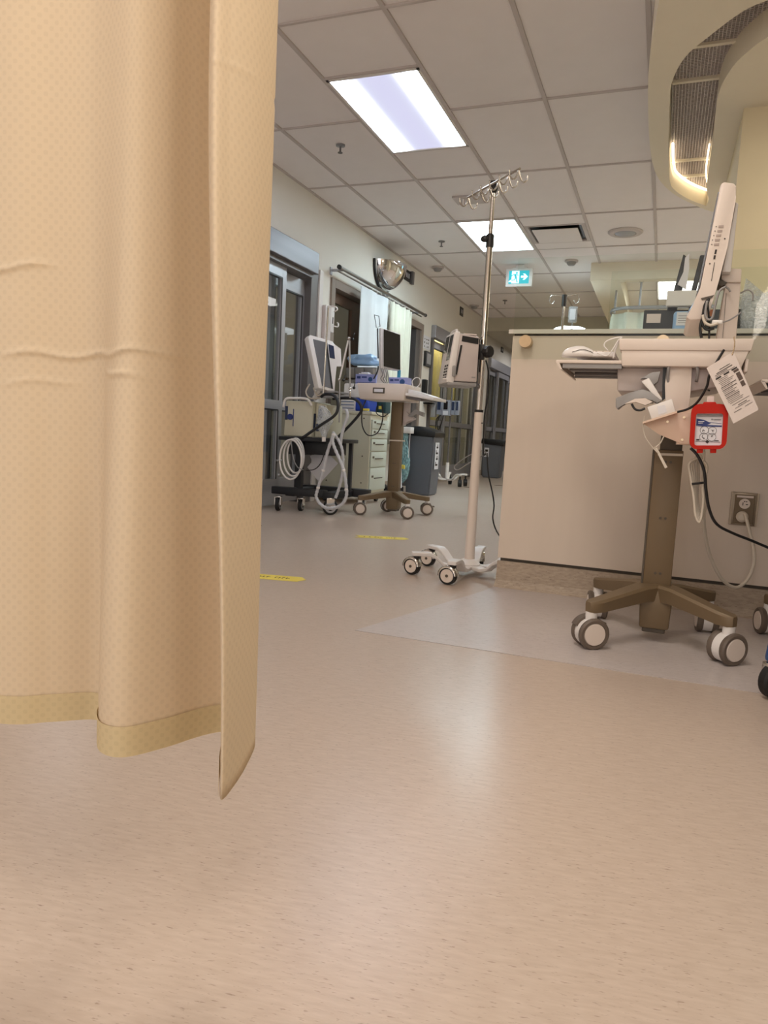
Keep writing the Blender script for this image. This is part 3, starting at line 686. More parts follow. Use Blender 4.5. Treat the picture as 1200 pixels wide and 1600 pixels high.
# exit sign
t = thing('exit_sign', 'green lit exit sign with running figure and right arrow', 'sign', (-1.41, 7.0, 2.3))
X0, X1, Z0, Z1 = -1.535, -1.285, 2.14, 2.306
part('housing', MB().box(X0, X1, 6.99, 7.03, Z0, Z1, bev=.004), WHITEP, t, A_, world=True)
part('mount', MB().box(-1.48, -1.34, 7.0, 7.02, Z1, Z1 + .012).box(-1.45, -1.37, 7.0, 7.02, Z1 + .012, Z1 + .033), WHITEP, t, A_, world=True)
GE = mat('exit_green', rgb(10, 110, 120), emit=(.01, .30, .36, 1), es=.8); WE = mat('exit_white', rgb(200, 245, 255), emit=(.5, .93, 1, 1), es=1.0)
fx0, fx1, fz0, fz1 = X0 + .03, X1 - .03, Z0 + .025, Z1 - .022
fp = part('face', MB().box(fx0, fx1, 6.985, 6.99, fz0, fz1), GE, t, world=True)
dw = MB(); dw.box(fx0 + .028, fx0 + .098, 6.982, 6.985, fz0 + .004, fz1 - .004); dw.prism([(fx0 + .0, 6.982, fz0 + .016), (fx0 + .028, 6.982, fz0 + .016), (fx0 + .03, 6.982, fz0 + .035), (fx0 + .016, 6.982, fz0 + .035)], (0, .003, 0)); part('doorway', dw, WE, fp, world=True)
mn = MB(); q = lambda x, z: (fx0 + .058 + x, 6.979, fz0 + .06 + z)
mn.cyl((fx0 + .075, 6.979, fz0 + .098), (fx0 + .075, 6.982, fz0 + .098), .009, seg=14)
mn.prism([q(-.012, .028), q(.012, .028), q(.018, -.002), q(.002, -.006)], (0, .003, 0))
mn.prism([q(-.012, .028), q(-.012, .02), q(-.028, .008), q(-.032, .014)], (0, .003, 0)); mn.prism([q(.01, .026), q(.03, .01), q(.034, .016), q(.014, .03)], (0, .003, 0))
mn.prism([q(.002, -.006), q(.018, -.002), q(.0, -.03), q(-.03, -.034), q(-.03, -.027), q(-.006, -.024)], (0, .003, 0)); mn.prism([q(.008, -.004), q(.018, -.002), q(.03, -.05), q(.02, -.052)], (0, .003, 0))
part('running_figure', mn, GE, fp, world=True)
ar = MB(); q = lambda x, z: (fx0 + .145 + x, 6.982, fz0 + .062 + z)
ar.prism([q(-.03, .009), q(.004, .009), q(-.012, .028), q(.006, .028), q(.034, 0), q(.006, -.028), q(-.012, -.028), q(.004, -.009), q(-.03, -.009)], (0, .003, 0)); part('arrow', ar, WE, fp, world=True)

ex_p = AZ(812.5, 414, CEIL); ex_k = 1.262   # a 31 cm sign fixed under the ceiling
ex_sign = [o for o in bpy.data.objects if o.name == 'exit_sign'][0]
ex_sign.scale = (ex_k,) * 3; ex_sign.location = (ex_p.x, ex_p.y, CEIL - ex_k * (2.339 - 2.3))
# far drip stand and lamp behind the glass
def wirehook(x, y, z, dx, dy, h=.06):
    return [(x, y, z), (x + dx * .3, y + dy * .3, z - h), (x + dx * .7, y + dy * .7, z - h * 1.25), (x + dx * 1.1, y + dy * 1.1, z - h * .9), (x + dx * 1.15, y + dy * 1.15, z - h * .35)]
t = thing('iv_pole', 'distant chrome drip stand with fluid bag seen through the desk glass', 'iv stand', (-1.1, 7.9, 0))
part('pole', MB().cyl((0, 0, .08), (0, 0, 2.17), .014), CHROME, t, A_)
part('hub', MB().cyl((0, 0, 2.10), (0, 0, 2.22), .026), BLACK, t, A_)
for sx in (-1, 1): part('hook', MB().tube([(0, 0, 2.20), (sx * .08, 0, 2.22), (sx * .14, 0, 2.21), (sx * .15, 0, 2.15), (sx * .12, 0, 2.13), (sx * .10, 0, 2.16)], .005, 6), CHROME, t, True)
for k in range(5):
    a = k * 2 * PI / 5; part('leg', MB().tube([(0, 0, .1), (.15 * math.cos(a), .15 * math.sin(a), .1), (.28 * math.cos(a), .28 * math.sin(a), .06)], .014, 6), WHITEP, t, True)
t = thing('iv_bag', 'clear fluid bag with drip line on the distant drip stand', 'iv bag', (-1.0, 7.9, 1.85))
part('bag', MB().box(-.045, .045, -.015, .015, .08, .25, bev=.012, seg=3), BAG, t, A_)
part('label', MB().box(-.03, .03, -.0185, -.0155, .11, .22), PAPERW, t)
part('drip_line', MB().tube([(0, 0, .09), (0, 0, .03), (.004, 0, -.1), (0, 0, -.5)], .007, 6).cyl((0, 0, .02), (0, 0, -.04), .013), BAG, t, True)
t = thing('exam_lamp', 'bright bluish lamp head just above the counter behind the glass', 'lamp', (-1.15, 8.9, 1.95))
EX = mat('lamp_glow', rgb(235, 245, 255), emit=(.85, .95, 1, 1), es=2.2)
lp = [AY(863, 516, 9), AY(868, 512, 9), AY(880, 509, 9), AY(905, 510, 9), AY(914, 513, 9), AY(915, 517, 9)]
part('lamp_head', MB().prism(lp, (0, .3, 0)), EX, t, world=True)
part('stand', MB().cyl((-1.15, 9.15, .0), (-1.15, 9.15, 2.02), .02), GREYP, t, A_, world=True)

# ------------------------------------------------------------------ front drip pole
PX, PY = -.828, 3.37
t = thing('iv_pole', 'tall chrome drip pole on a white wheeled base by the desk corner', 'iv stand', (PX, PY, 0))
part('lower_tube', MB().lathe([(0, .07), (.026, .07), (.024, .12), (.0205, .72), (.0205, .795), (0, .795)], seg=24), CREAM, t, A_)
part('tube_collar', MB().cyl((0, 0, .79), (0, 0, .802), .0215).cyl((0.019, -.008, .74), (.024, -.010, .74), .0025, seg=8), BLACK, t, A_)
part('upper_tube', MB().cyl((0, 0, .79), (0, 0, 1.60), .0145, seg=20), CHROME, t, A_)
part('top_tube', MB().cyl((0, 0, 1.55), (0, 0, 1.83), .0105, seg=20), CHROME, t, A_)
part('lock_collar', MB().lathe([(0, 0), (.019, 0), (.019, .055), (.014, .06), (0, .06)], (0, 0, 1.55), seg=18).sphere((-.022, -.018, 1.585), .016, (1.2, .8, 1)), BLACK, t, A_)
part('hub', MB().lathe([(0, 0), (.014, 0), (.022, .02), (.022, .05), (0, .056)], (0, 0, 1.792), seg=16), BLACK, t, A_)
e0 = Vector((-.140, .075, 1.805)) ; e1 = Vector((.150, -.155, 1.835))
d_ = (e1 - e0).normalized(); nrm = Vector((-d_.y, d_.x, 0)).normalized()
bar = part('rake_bar', MB().cyl(e0, e1, .0052, seg=10), CHROME, t, A_)
for k, u in enumerate((0.02, .28, .45, .62, .80, .98)):
    p = e0.lerp(e1, u)
    for s in (1, -1):
        pts_ = [p, p + nrm * s * .010 + Vector((0, 0, -.03)), p + nrm * s * .028 + Vector((0, 0, -.048)), p + nrm * s * .048 + Vector((0, 0, -.035)), p + nrm * s * .052 + Vector((0, 0, -.012))]
        part('hook', MB().tube(pts_, .0034, 6, 4), CHROME, t, True)
# base: six legs and hooded casters
casting = MB(); casting.lathe([(0, .052), (.05, .052), (.055, .062), (.04, .078), (.028, .085), (0, .085)], seg=24)
part('base_hub', casting, WHITEP, t, A_)
cang = [151, 211, 268, 330, 31, 91]
def legprofile(a, R=.27):
    d = Vector((math.cos(a), math.sin(a), 0)); n = Vector((-d.y, d.x, 0)); m = MB()
    prof = [(.02, .058, .030), (.09, .052, .026), (.13, .062, .025), (.17, .098, .025), (.20, .112, .026), (.285, .112, .022)]
    tt = bmesh.new(); R_ = []
    for r, z, hw in prof:
        c = d * r + Vector((0, 0, z)); R_.append([tt.verts.new(c + n * hw), tt.verts.new(c - n * hw), tt.verts.new(c - n * hw * .9 - Vector((0, 0, .018))), tt.verts.new(c + n * hw * .9 - Vector((0, 0, .018)))])
    for A, B in zip(R_, R_[1:]):
        for j in range(4): tt.faces.new((A[j], A[(j + 1) % 4], B[(j + 1) % 4], B[j]))
    tt.faces.new(R_[0]); tt.faces.new(R_[-1]); bmesh.ops.bevel(tt, geom=tt.edges[:], offset=.003, segments=1, affect='EDGES'); m._merge(tt); return m
for k, a in enumerate(cang):
    ra = math.radians(a); d = Vector((math.cos(ra), math.sin(ra), 0))
    leg = part('leg', legprofile(ra), WHITEP, t, A_)
    sw = math.radians(a + (-18, 10, 0, 20, -30, 15)[k]); ax = Vector((math.cos(sw + PI / 2), math.sin(sw + PI / 2), 0))
    if k < 3: ax = Vector((.25, 1, 0)).normalized() if k != 2 else Vector((.12, 1, 0)).normalized()
    c = d * .262 + Vector((0, 0, .042))
    if k < 3: c = c + Vector((-.02, 0, 0))
    ca = part('caster', MB().lathe([(0, -.014), (.040, -.014), (.042, -.01), (.042, .01), (.040, .014), (0, .014)], c, ax, 28), RUBBER, t, A_)
    part('hub_cap', MB().lathe([(0, -.017), (.031, -.017), (.031, .017), (0, .017)], c, ax, 24), CREAM, ca, A_)
    part('axle', MB().lathe([(0, -.020), (.007, -.020), (.007, .020), (0, .020)], c, ax, 10), TAUPED, ca, A_)
    side = Vector((-ax.y, ax.x, 0)); hd = MB()
    tt = bmesh.new(); ring = []
    for i in range(13):
        th = PI * (-.02 + 1.0 * i / 12); v = side * math.cos(th) * .046 + Vector((0, 0, math.sin(th) * .046))
        ring.append([tt.verts.new(c + v + ax * .019), tt.verts.new(c + v - ax * .019), tt.verts.new(c + v * .80 - ax * .0195), tt.verts.new(c + v * .80 + ax * .0195)])
    for A, B in zip(ring, ring[1:]):
        tt.faces.new((A[0], A[1], B[1], B[0])); tt.faces.new((A[1], A[2], B[2], B[1])); tt.faces.new((A[3], A[0], B[0], B[3]))
    hd._merge(tt); part('hood', hd, CHROME, ca, True)
    part('stem', MB().cyl(d * .262 + Vector((0, 0, .08)), d * .262 + Vector((0, 0, .10)), .016), BLACK, ca, A_)

# infusion pump on the pole
t = thing('infusion_pump', 'pale infusion pump clamped to the front drip pole', 'infusion pump', (-.93, 3.33, .93))
R1 = Matrix.Translation((-.920, 3.345, 0)) @ Matrix.Rotation(math.radians(31), 4, 'Z')
bx = MB(); bx.prism([(-.058, -.075, .925), (.058, -.075, .925), (.058, -.075, 1.135), (-.04, -.075, 1.145)], (0, .15, 0), M=R1, bev=.008)
part('body', bx, MAUVE, t, A_, world=True)
fb = MB(); fb.prism([(-.092, -.080, .918), (-.055, -.080, .912), (-.036, -.080, 1.152), (-.062, -.080, 1.150)], (0, .16, 0), M=R1, bev=.006)
part('front_bezel', fb, WHITEP, t, A_, world=True)
def fr(u, v, e=.0):   # a point on the sloping front face: u across (y), v up
    return R1 @ Vector((-.092 + .030 * v - e, -.070 + .14 * u, .918 + .232 * v))
def patch(u0, u1, v0, v1, e=.002): return [fr(u0, v0, e), fr(u1, v0, e), fr(u1, v1, e), fr(u0, v1, e)]
m = MB(); m.prism(patch(.05, .42, .45, .95), (.002, 0, 0)); m.prism(patch(.55, .95, .62, .95), (.002, 0, 0)); part('display', m, SCREEN, t, world=True)
m = MB()
for k in range(5): m.prism(patch(.05, .2, .08 + .06 * k, .115 + .06 * k), (.002, 0, 0)); m.prism(patch(.3, .45, .08 + .06 * k, .115 + .06 * k), (.002, 0, 0))
part('keys', m, BLACK, t, world=True)
def sf(x, z, y=-.0765): return R1 @ Vector((x, y, z))
m = MB(); m.prism([sf(-.028, 1.108), sf(.052, 1.100), sf(.052, 1.127), sf(-.026, 1.134)], (0, .002, 0)); part('dark_label', m, BLACK, t, world=True)
m = MB(); m.prism([sf(.03, .945), sf(.048, .945), sf(.048, .951), sf(.03, .951)], (0, .002, 0)); part('small_label', m, GREYP, t, world=True)
m = MB(); m.prism([sf(-.052, .955, -.083), sf(-.043, .955, -.083), sf(-.026, 1.09, -.083), sf(-.034, 1.09, -.083)], (0, .004, 0)); part('door_gap', m, BLACK, t, world=True)
part('grip', MB().box(-.066, -.048, -.09, -.07, .945, .995, M=R1, bev=.006), GREYP, t, A_, world=True)
part('base_tray', MB().box(-.085, .055, -.08, .08, .905, .922, M=R1, bev=.004), GREYP, t, A_, world=True)
hm = MB(); hm.tube([R1 @ Vector(v) for v in ((-.05, -.05, 1.14), (-.045, -.045, 1.158), (-.045, .03, 1.158), (-.05, .05, 1.14))], .008, 8)
part('carry_handle', hm, WHITEP, t, True, world=True)
part('papers', MB().box(-.01, .05, -.05, .05, 1.144, 1.149, M=R1), PAPER, t, world=True)
part('side_flap', MB().box(-.108, -.088, -.08, -.05, .93, .936, M=R1), WHITEP, t, world=True)
cl = MB(); cl.box(-.855, -.815, 3.34, 3.40, 1.035, 1.105, bev=.004); cl.cyl((-.83, 3.35, 1.07), (-.795, 3.33, 1.07), .008)
part('clamp', cl, BLACK, t, A_, world=True)
part('clamp_knob', MB().lathe([(0, 0), (.022, .0), (.028, .008), (.028, .03), (.022, .036), (0, .036)], (-.81, 3.345, 1.070), (1, -.6, 0), 10), BLACK, t, False, world=True)
part('clamp_plate', MB().box(-.852, -.842, 3.33, 3.36, .98, 1.13), BLACK, t, world=True)
# cords looping from the pump stand
t = thing('pump_lead', 'thin grey cord looping from the pole, turning black towards the floor', 'cord', (-.8, 3.45, .5))
w1 = [AY(754, 712, 3.42), AY(735, 722, 3.48), AY(716, 734, 3.55), AY(710, 729, 3.58), AY(724, 717, 3.55), AY(745, 706, 3.46), AY(757, 705, 3.42), AY(761, 712, 3.42)]
part('grey_loop', MB().tube(w1, .0026, 6), GREYP, t, True, world=True)
w2 = [AY(761, 708, 3.42), AY(763, 740, 3.42), AY(769, 768, 3.44), AY(772, 790, 3.46), AY(770, 810, 3.5), AY(776, 830, 3.55), AY(790, 850, 3.75)]
part('black_lead', MB().tube(w2, .0036, 6), BLACK, t, True, world=True)
t2 = thing('pole_cable', 'black cable dropping behind the drip pole from the pump', 'cable', (-.8, 3.4, 1))
part('cable', MB().tube([AY(758, 560, 3.40), AY(763, 580, 3.41), AY(762, 620, 3.42), AY(757, 650, 3.42), AY(755, 700, 3.42), AY(757, 712, 3.42)], .004, 6), BLACK, t2, True, world=True)

# ------------------------------------------------------------------ computer workstations on wheels
def cart_base(t, casters, col_z1=.66, smallbox=True):
    part('column', MB().box(-.045, .045, -.032, .032, .16, col_z1, bev=.003), TAUPE, t, A_)
    m = MB()
    for z in (.24, .43, .62):
        for sx in (-.008, .008): m.cyl((sx, -.032, z), (sx, -.0345, z), .0045, seg=10)
    part('screws', m, TAUPED, t)
    part('column_side', MB().box(-.052, -.044, -.028, .034, .17, col_z1, bev=.002), TAUPED, t)
    part('column_skirt', MB().box(-.056, .052, -.044, .044, .186, .196, bev=.003), WHITEP, t, A_)
    part('hub_box', MB().prism([(-.045, -.055, .05), (.05, -.055, .05), (.056, -.055, .19), (-.052, -.055, .19)], (0, .11, 0), bev=.008), TAUPE, t, A_)
    part('hub_foot', MB().box(-.035, .04, -.045, .045, .035, .052, bev=.004), TAUPED, t)
    for (x, y, sw, dark) in casters:
        d = Vector((x, y, 0)); L_ = d.length; d.normalize(); n = Vector((-d.y, d.x, 0)); tt = bmesh.new(); R_ = []
        for r, z, hw, h in ((.0, .196, .045, .05), (.08, .190, .036, .045), (L_ - .03, .155, .028, .034), (L_ + .005, .150, .024, .03), (L_ + .018, .146, .012, .024)):
            c = d * r + Vector((0, 0, z)); R_.append([tt.verts.new(c + n * hw), tt.verts.new(c + n * hw * .75 + Vector((0, 0, .008))), tt.verts.new(c - n * hw * .75 + Vector((0, 0, .008))), tt.verts.new(c - n * hw), tt.verts.new(c - n * hw * .85 - Vector((0, 0, h))), tt.verts.new(c + n * hw * .85 - Vector((0, 0, h)))])
        for A, B in zip(R_, R_[1:]):
            for j in range(6): tt.faces.new((A[j], A[(j + 1) % 6], B[(j + 1) % 6], B[j]))
        tt.faces.new(R_[0]); tt.faces.new(R_[-1]); m = MB(); m._merge(tt)
        part('leg', m, TAUPE, t, A_)
        ax = Vector((math.cos(sw), math.sin(sw), 0)); sd = Vector((-ax.y, ax.x, 0)); c = Vector((x, y, .052))
        b = MB(); b.lathe([(0, -.018), (.047, -.018), (.047, .018), (0, .018)], c, ax, 24); b.cyl((x, y, .09), (x, y, .122), .019)
        ca = part('caster', b, WHITEP, t, A_)
        for s in (-1, 1):
            part('tyre', MB().lathe([(.0, s * .016), (.048, s * .016), (.052, s * .022), (.052, s * .032), (.047, s * .037), (.039, s * .037), (.037, s * .034), (0, s * .034)], c, ax, 32), TYRE, ca, A_)
            part('wheel_disc', MB().lathe([(0, s * .034), (.037, s * .034), (.035, s * .038), (0, s * .0395)], c, ax, 28), CREAM, ca, A_)
        if dark: part('brake_pedal', MB().box(-.012, .012, -.02, .02, -.006, .006, M=Matrix.Translation(c - ax * .03 + sd * dark * .048 + Vector((0, 0, .02))) @ Matrix.Rotation(sw, 4, 'Z'), bev=.003).lathe([(.03, -.035), (.055, -.035), (.055, -.005), (.03, -.005)], c, ax, 20, PI * .4, PI * 1.05), TYRE, ca, A_)

def cart_head(t):
    # side brackets, tray body, pull out keyboard tray
    part('inner_mast', MB().box(-.03, .04, -.024, .026, .65, .74, bev=.003), TAUPED, t, A_)
    part('mast_plate', MB().prism([AY(px, py, 2.44) for px, py in ((1043, 566), (1082, 567), (1079, 612), (1075, 650), (1040, 655), (1039, 600))], (0, .012, 0), bev=.002), CREAM, t, A_, world=True)
    part('mast_slot', MB().prism([AY(px, py, 2.45) for px, py in ((1036, 574), (1042, 570), (1040, 622), (1034, 627))], (0, .01, 0)), BLACK, t, world=True)
    part('handle', MB().tube([AY(px, py, Y_) for px, py, Y_ in ((1044, 604, 2.45), (1044, 580, 2.43), (1050, 569, 2.425), (1084, 570, 2.425), (1090, 580, 2.43), (1088, 596, 2.45))], .0048, 8, 3), GREYP, t, True, world=True)
    b = MB(); b.prism([(-.180, -.215, 1.002), (.205, -.215, 1.002), (.200, -.215, .966), (-.175, -.215, .966)], (0, .46, 0), bev=.004)
    part('tray_rim', b, CREAM, t, A_)
    b = MB(); b.prism([(-.170, -.210, .968), (.195, -.210, .968), (.178, -.210, .918), (-.165, -.210, .918)], (0, .45, 0), bev=.004)
    part('tray_body', b, CREAM, t, A_)
    b = MB(); b.prism([(-.180, -.16, .918), (.19, -.16, .918), (.14, -.16, .865), (.02, -.16, .842), (-.175, -.16, .842)], (0, .34, 0), bev=.006)
    part('lower_shell', b, MAUVE, t, A_)
    part('side_clip', MB().box(.187, .197, -.20, -.10, .905, .945, bev=.003), CREAM, t, A_)
    b = MB(); b.box(-.372, -.16, -.20, .22, .925, .936, bev=.003); b.prism([(-.373, -.20, .93), (-.362, -.20, .93), (-.350, -.20, .905), (-.356, -.20, .905)], (0, .42, 0))
    kt = part('keyboard_tray', b, CREAM, t, A_)
    part('slide_rail', MB().box(-.350, -.165, -.195, -.165, .911, .924), GREYP, kt, A_); part('slide_rail', MB().box(-.350, -.165, .16, .19, .911, .924), GREYP, kt, A_)
    part('underside', MB().box(-.345, -.17, -.16, .155, .918, .9245), GREYP, kt)
    m = MB(); m.box(-.335, -.165, -.13, -.11, .908, .918, bev=.002); part('slide_rail', m, ALUD, kt, A_)
    part('slide_rail', MB().box(-.335, -.165, .02, .04, .908, .918, bev=.002), ALUD, kt, A_)
cA = [(-.192, -.222, math.radians(-58), 1), (.222, -.172, math.radians(-50), 0), (-.205, .22, math.radians(10), 0), (.185, .225, math.radians(5), 0)]
near = thing('computer_cart', 'near computer cart on taupe wheeled base with red wipes holder and hanging card', 'medical cart', (.022, 2.628, 0), 0, 'computer carts')
cart_base(near, cA); cart_head(near)
cart2 = dup(near, (.632, 2.735, 0), math.radians(2), 'computer cart at the right edge of the photo, mostly cut off beside the near one')
cart2.scale = (1, 1, .955)
far = thing('computer_cart', 'distant computer cart with label holder facing the desk aisle and dark screen', 'medical cart', (-2.045, 5.575, 0), 0, 'computer carts')
cB = [(-.215, -.205, math.radians(-60), 0), (.19, -.19, math.radians(-62), 0), (.225, .215, math.radians(-66), 1), (-.13, .2, math.radians(-55), 0)]
cart_base(far, cB, col_z1=.93)
part('strap', MB().box(-.055, .06, -.038, .036, .612, .622), WCABLE, far)
part('rear_plate', MB().box(.045, .10, .0, .02, .80, .93).prism([(.05, -.01, .74), (.16, -.01, .80), (.09, -.01, .84), (.05, -.01, .84)], (0, .02, 0)), MAUVE, far)
b = MB(); b.prism([(-.295, -.20, 1.065), (.125, -.20, 1.065), (.115, -.20, .935), (-.265, -.20, .935)], (0, .38, 0), bev=.008)
part('tray_box', b, CREAM, far, A_)
lh = part('label_holder', MB().box(-.15, -.05, -.207, -.199, .985, 1.03, bev=.002), TAUPED, far)
part('label', MB().box(-.138, -.062, -.209, -.206, .995, 1.02), PAPERW, lh)
b = MB(); b.prism([(.115, -.16, 1.05), (.125, -.16, .975), (.35, -.16, .948), (.352, -.16, .972), (.20, -.16, 1.03)], (0, .3, 0), bev=.003)
part('keyboard_tray', MB().prism([(.11, -.18, 1.0), (.11, -.18, .975), (.355, -.18, .945), (.358, -.18, .97)], (0, .34, 0), bev=.003), WHITEP, far, A_)
part('slide_rail', MB().prism([(.11, -.16, .973), (.11, -.16, .955), (.25, -.16, .94), (.25, -.16, .955)], (0, .3, 0)), ALUD, far)
part('keyboard', MB().prism([(.13, -.15, 1.03), (.13, -.15, .998), (.34, -.15, .973), (.27, -.15, .995)], (0, .28, 0), bev=.003), WHITEP, far, A_)
# screen of the far cart
Ms = Matrix.Translation((-.08, -.02, 1.18)) @ Matrix.Rotation(math.radians(-8), 4, 'Z')
sc = thing('cart_display', 'slim white framed dark display standing on the distant computer cart', 'monitor', (-2.12, 5.55, 1.18))
def ypx(px, py, Y): return AY(px, py, Y)
q4 = [(597, 513), (626, 523), (626, 579), (597, 573)]
def quad(pxs, Ys): return [AY(px, py, Y) for (px, py), Y in zip(pxs, Ys)]
f4 = quad([(595, 512), (626, 522), (626, 580), (595, 575)], (5.42, 5.56, 5.56, 5.42))
part('frame', MB().prism(f4, (-.03, .035, 0), bev=.003), WHITEP, sc, A_, world=True)
s4 = quad([(599.5, 514.5), (625, 523.5), (625, 578), (599.5, 572.5)], (5.425, 5.553, 5.553, 5.425)); s4 = [p + Vector((.004, -.006, 0)) for p in s4]
part('screen', MB().prism(s4, (-.003, .003, 0)), SCREEN, sc, world=True)
part('mount', MB().prism([AY(588, 600, 5.55), AY(600, 600, 5.55), AY(602, 560, 5.55), AY(592, 575, 5.55)], (0, .05, 0)), WHITEP, sc, A_, world=True)
m = MB(); m.tube([AY(591, 572, 5.5), AY(590, 580, 5.5), AY(584, 592, 5.5)], .006, 6); part('cable', m, BLACK, sc, True, world=True)
m = MB()
for k in range(4): m.tube([AY(595 + 3 * k, 575, 5.44), AY(598 + 3 * k, 585 + 3 * (k % 2), 5.42), AY(595 + 4 * k, 592, 5.44), AY(602 + 2 * k, 600, 5.46)], .004, 6)
part('cable_tangle', m, GREYP, sc, True, world=True)
m = MB(); m.box(-2.17, -2.06, 5.44, 5.5, 1.08, 1.16)
part('wire_card_holder', MB().tube([AY(585, 492, 5.5), AY(592, 494, 5.5), AY(594, 510, 5.5), AY(588, 512, 5.5), AY(585, 492, 5.5)], .003, 5, 1).tube([AY(590, 513, 5.5), AY(591, 560, 5.5)], .006, 5, 1), BLACK, sc, True, world=True)
def gbox(label, px0, px1, py0, py1, Y, m, group, depth=.12):
    a = AY(px0, py1, Y); c = AY(px1, py0, Y); t = thing('glove_box', label, 'box', ((a.x + c.x) / 2, Y, a.z), 0, group)
    w_ = (c.x - a.x) / 2; h = c.z - a.z
    part('carton', MB().box(-w_, w_, 0, depth, 0, h, bev=.002), m, t)
    part('opening', MB().lathe([(0, 0), (.022, 0), (.022, .001), (0, .001)], (w_ * .45, -.001, h * .5), (0, -1, 0), 16), NAVY, t)
    part('print', MB().box(-w_ * .85, -w_ * .5, -.001, 0, h * .55, h * .8).box(-w_ * .4, w_ * .1, -.001, 0, h * .62, h * .78).box(-w_ * .9, w_ * .9, -.001, 0, h * .15, h * .2), INKB, t)
    return t
gbox('lilac glove box on the beige cabinet left of the distant cart screen', 555, 588, 585, 600, 6.3, LILAC, 'lilac glove boxes')
gbox('lilac glove box in the tray of the distant cart below its screen', 607, 637, 590, 603, 5.50, LILAC, 'lilac glove boxes', .1)
t = thing('packet', 'flat silvery packets lying on the lilac glove box', 'packet', AY(568, 585, 6.3))
part('packets', MB().box(-.05, .05, .0, .1, 0, .012, bev=.003).box(-.03, .04, .01, .08, .014, .022, bev=.003), PAPERW, t)
t = thing('pen_cup', 'small bright blue cup in the distant cart tray', 'cup', AY(623, 592, 5.56))
part('cup', MB().cyl((0, 0, 0), (0, 0, .07), .014), mat('cyan_plastic', rgb(60, 160, 200), .4), t, A_)
t = thing('loop_cable', 'white cable loop standing on the distant cart keyboard tray', 'cable', AY(655, 605, 5.5))
part('loop', MB().tube([AY(646, 606, 5.5), AY(644, 596, 5.5), AY(650, 590, 5.5), AY(656, 592, 5.5), AY(656, 600, 5.5), AY(649, 607, 5.5)], .004, 6), WHITEP, t, True, world=True)
t = thing('barcode_scanner', 'grey handheld scanner hanging under the distant cart keyboard', 'scanner', AY(655, 645, 5.5))
part('head', MB().prism([AY(px, py, 5.5) for px, py in ((637, 650), (648, 640), (662, 645), (661, 651), (648, 646), (642, 652))], (0, .04, 0)), GREYP, t, A_, world=True)
part('holder', MB().prism([AY(px, py, 5.52) for px, py in ((634, 643), (647, 655), (633, 660))], (0, .04, 0)), MAUVE, t, world=True)
t = thing('black_cable', 'black cable drooping from the distant cart tray towards the cabinet', 'cable', AY(590, 640, 5.45))
part('cable', MB().tube([AY(597, 632, 5.45), AY(598, 655, 5.45), AY(590, 676, 5.45), AY(575, 680, 5.45), AY(566, 665, 5.45), AY(566, 640, 5.45), AY(572, 625, 5.45)], .005, 6), BLACK, t, True, world=True)
part('cable', MB().tube([AY(590, 632, 5.45), AY(588, 645, 5.45), AY(598, 651, 5.45), AY(607, 646, 5.45)], .004, 6), BLACK, t, True, world=True)

# near cart: display, mast, accessories
t = thing('cart_display', 'large white medical display seen from its side on the near cart', 'monitor', (.1, 2.45, 1.02))
Y0 = 2.44
side = [AY(px, py, Y0) for px, py in ((1126, 288), (1131, 284), (1147, 286), (1151, 291), (1150, 310), (1137, 385), (1123, 440), (1114, 470), (1108, 490), (1100, 499), (1078, 500), (1072, 495), (1091, 462), (1094, 450))]
part('housing', MB().prism(side, (0, .36, 0), bev=.004), CREAM, t, A_, world=True)
scr = [AY(px, py, Y0 + .012) + Vector((-.004, 0, 0)) for px, py in ((1124, 300), (1126, 300), (1095, 450), (1092.5, 450))]
part('screen', MB().prism(scr, (0, .335, 0)), SCREENG, t, world=True)
part('chin_sticker', MB().prism([AY(px, py, Y0 + .02) + Vector((-.003, 0, 0)) for px, py in ((1092, 462), (1094, 460), (1079, 485), (1077, 486))], (0, .18, 0)), PBLUE, t, world=True)
back = [AY(px, py, Y0 + .04) for px, py in ((1149, 315), (1154, 318), (1142, 425), (1128, 425), (1140, 370))]
part('back_panel', MB().prism(back, (0, .28, 0), bev=.003), WHITEP, t, A_, world=True)
btn = MB(); prt = MB()
def S(px, py): return AY(px, py, Y0 - .0005)
for k in range(5):
    cx, cy = 1126.5 - 1.9 * k, 354 + 7.0 * k
    if k == 4: cx, cy = 1119.5, 382
    btn.prism([S(cx - 3.5, cy - 1.6), S(cx + 4.2, cy - 2.0), S(cx + 3.6, cy + 1.7), S(cx - 4, cy + 2)], (0, -.0012, 0), bev=.0004)
    prt.prism([S(cx - 8, cy - .6), S(cx - 6.6, cy - .7), S(cx - 6.8, cy + .7), S(cx - 8.2, cy + .7)], (0, -.0006, 0))
part('side_button', btn, mat('button_grey', rgb(168, 152, 144), .4), t, world=True, label='row of side buttons')
for q_ in ([S(1117.5, 390), S(1120.5, 390), S(1119, 397), S(1116, 397)], [S(1115.5, 399), S(1118.6, 399), S(1117.4, 405), S(1114.4, 405)], [S(1116, 410), S(1117, 410), S(1112, 439), S(1111, 439)]):
    part('port', MB().prism(q_, (0, -.0008, 0)), INK, t, world=True)
prt.cyl(S(1109, 412), S(1109, 412) + Vector((0, -.001, 0)), .002, seg=8); prt.cyl(S(1132.5, 373), S(1132.5, 373) + Vector((0, -.001, 0)), .002, seg=8)
part('button_marks', prt, INK, t, world=True)['kind'] = 'stuff'
part('port_bay', MB().prism([S(1095, 466), S(1116, 461), S(1112, 466), S(1097, 469)], (0, -.002, 0)), TAUPED, t, world=True)
ml = MB(); ml.prism([AY(px, py, 2.52) for px, py in ((1128, 425), (1143, 419), (1159, 420), (1158, 441), (1134, 441), (1127, 436))], (0, .09, 0), bev=.003)
part('mast_cap', ml, CREAM, t, A_, world=True)
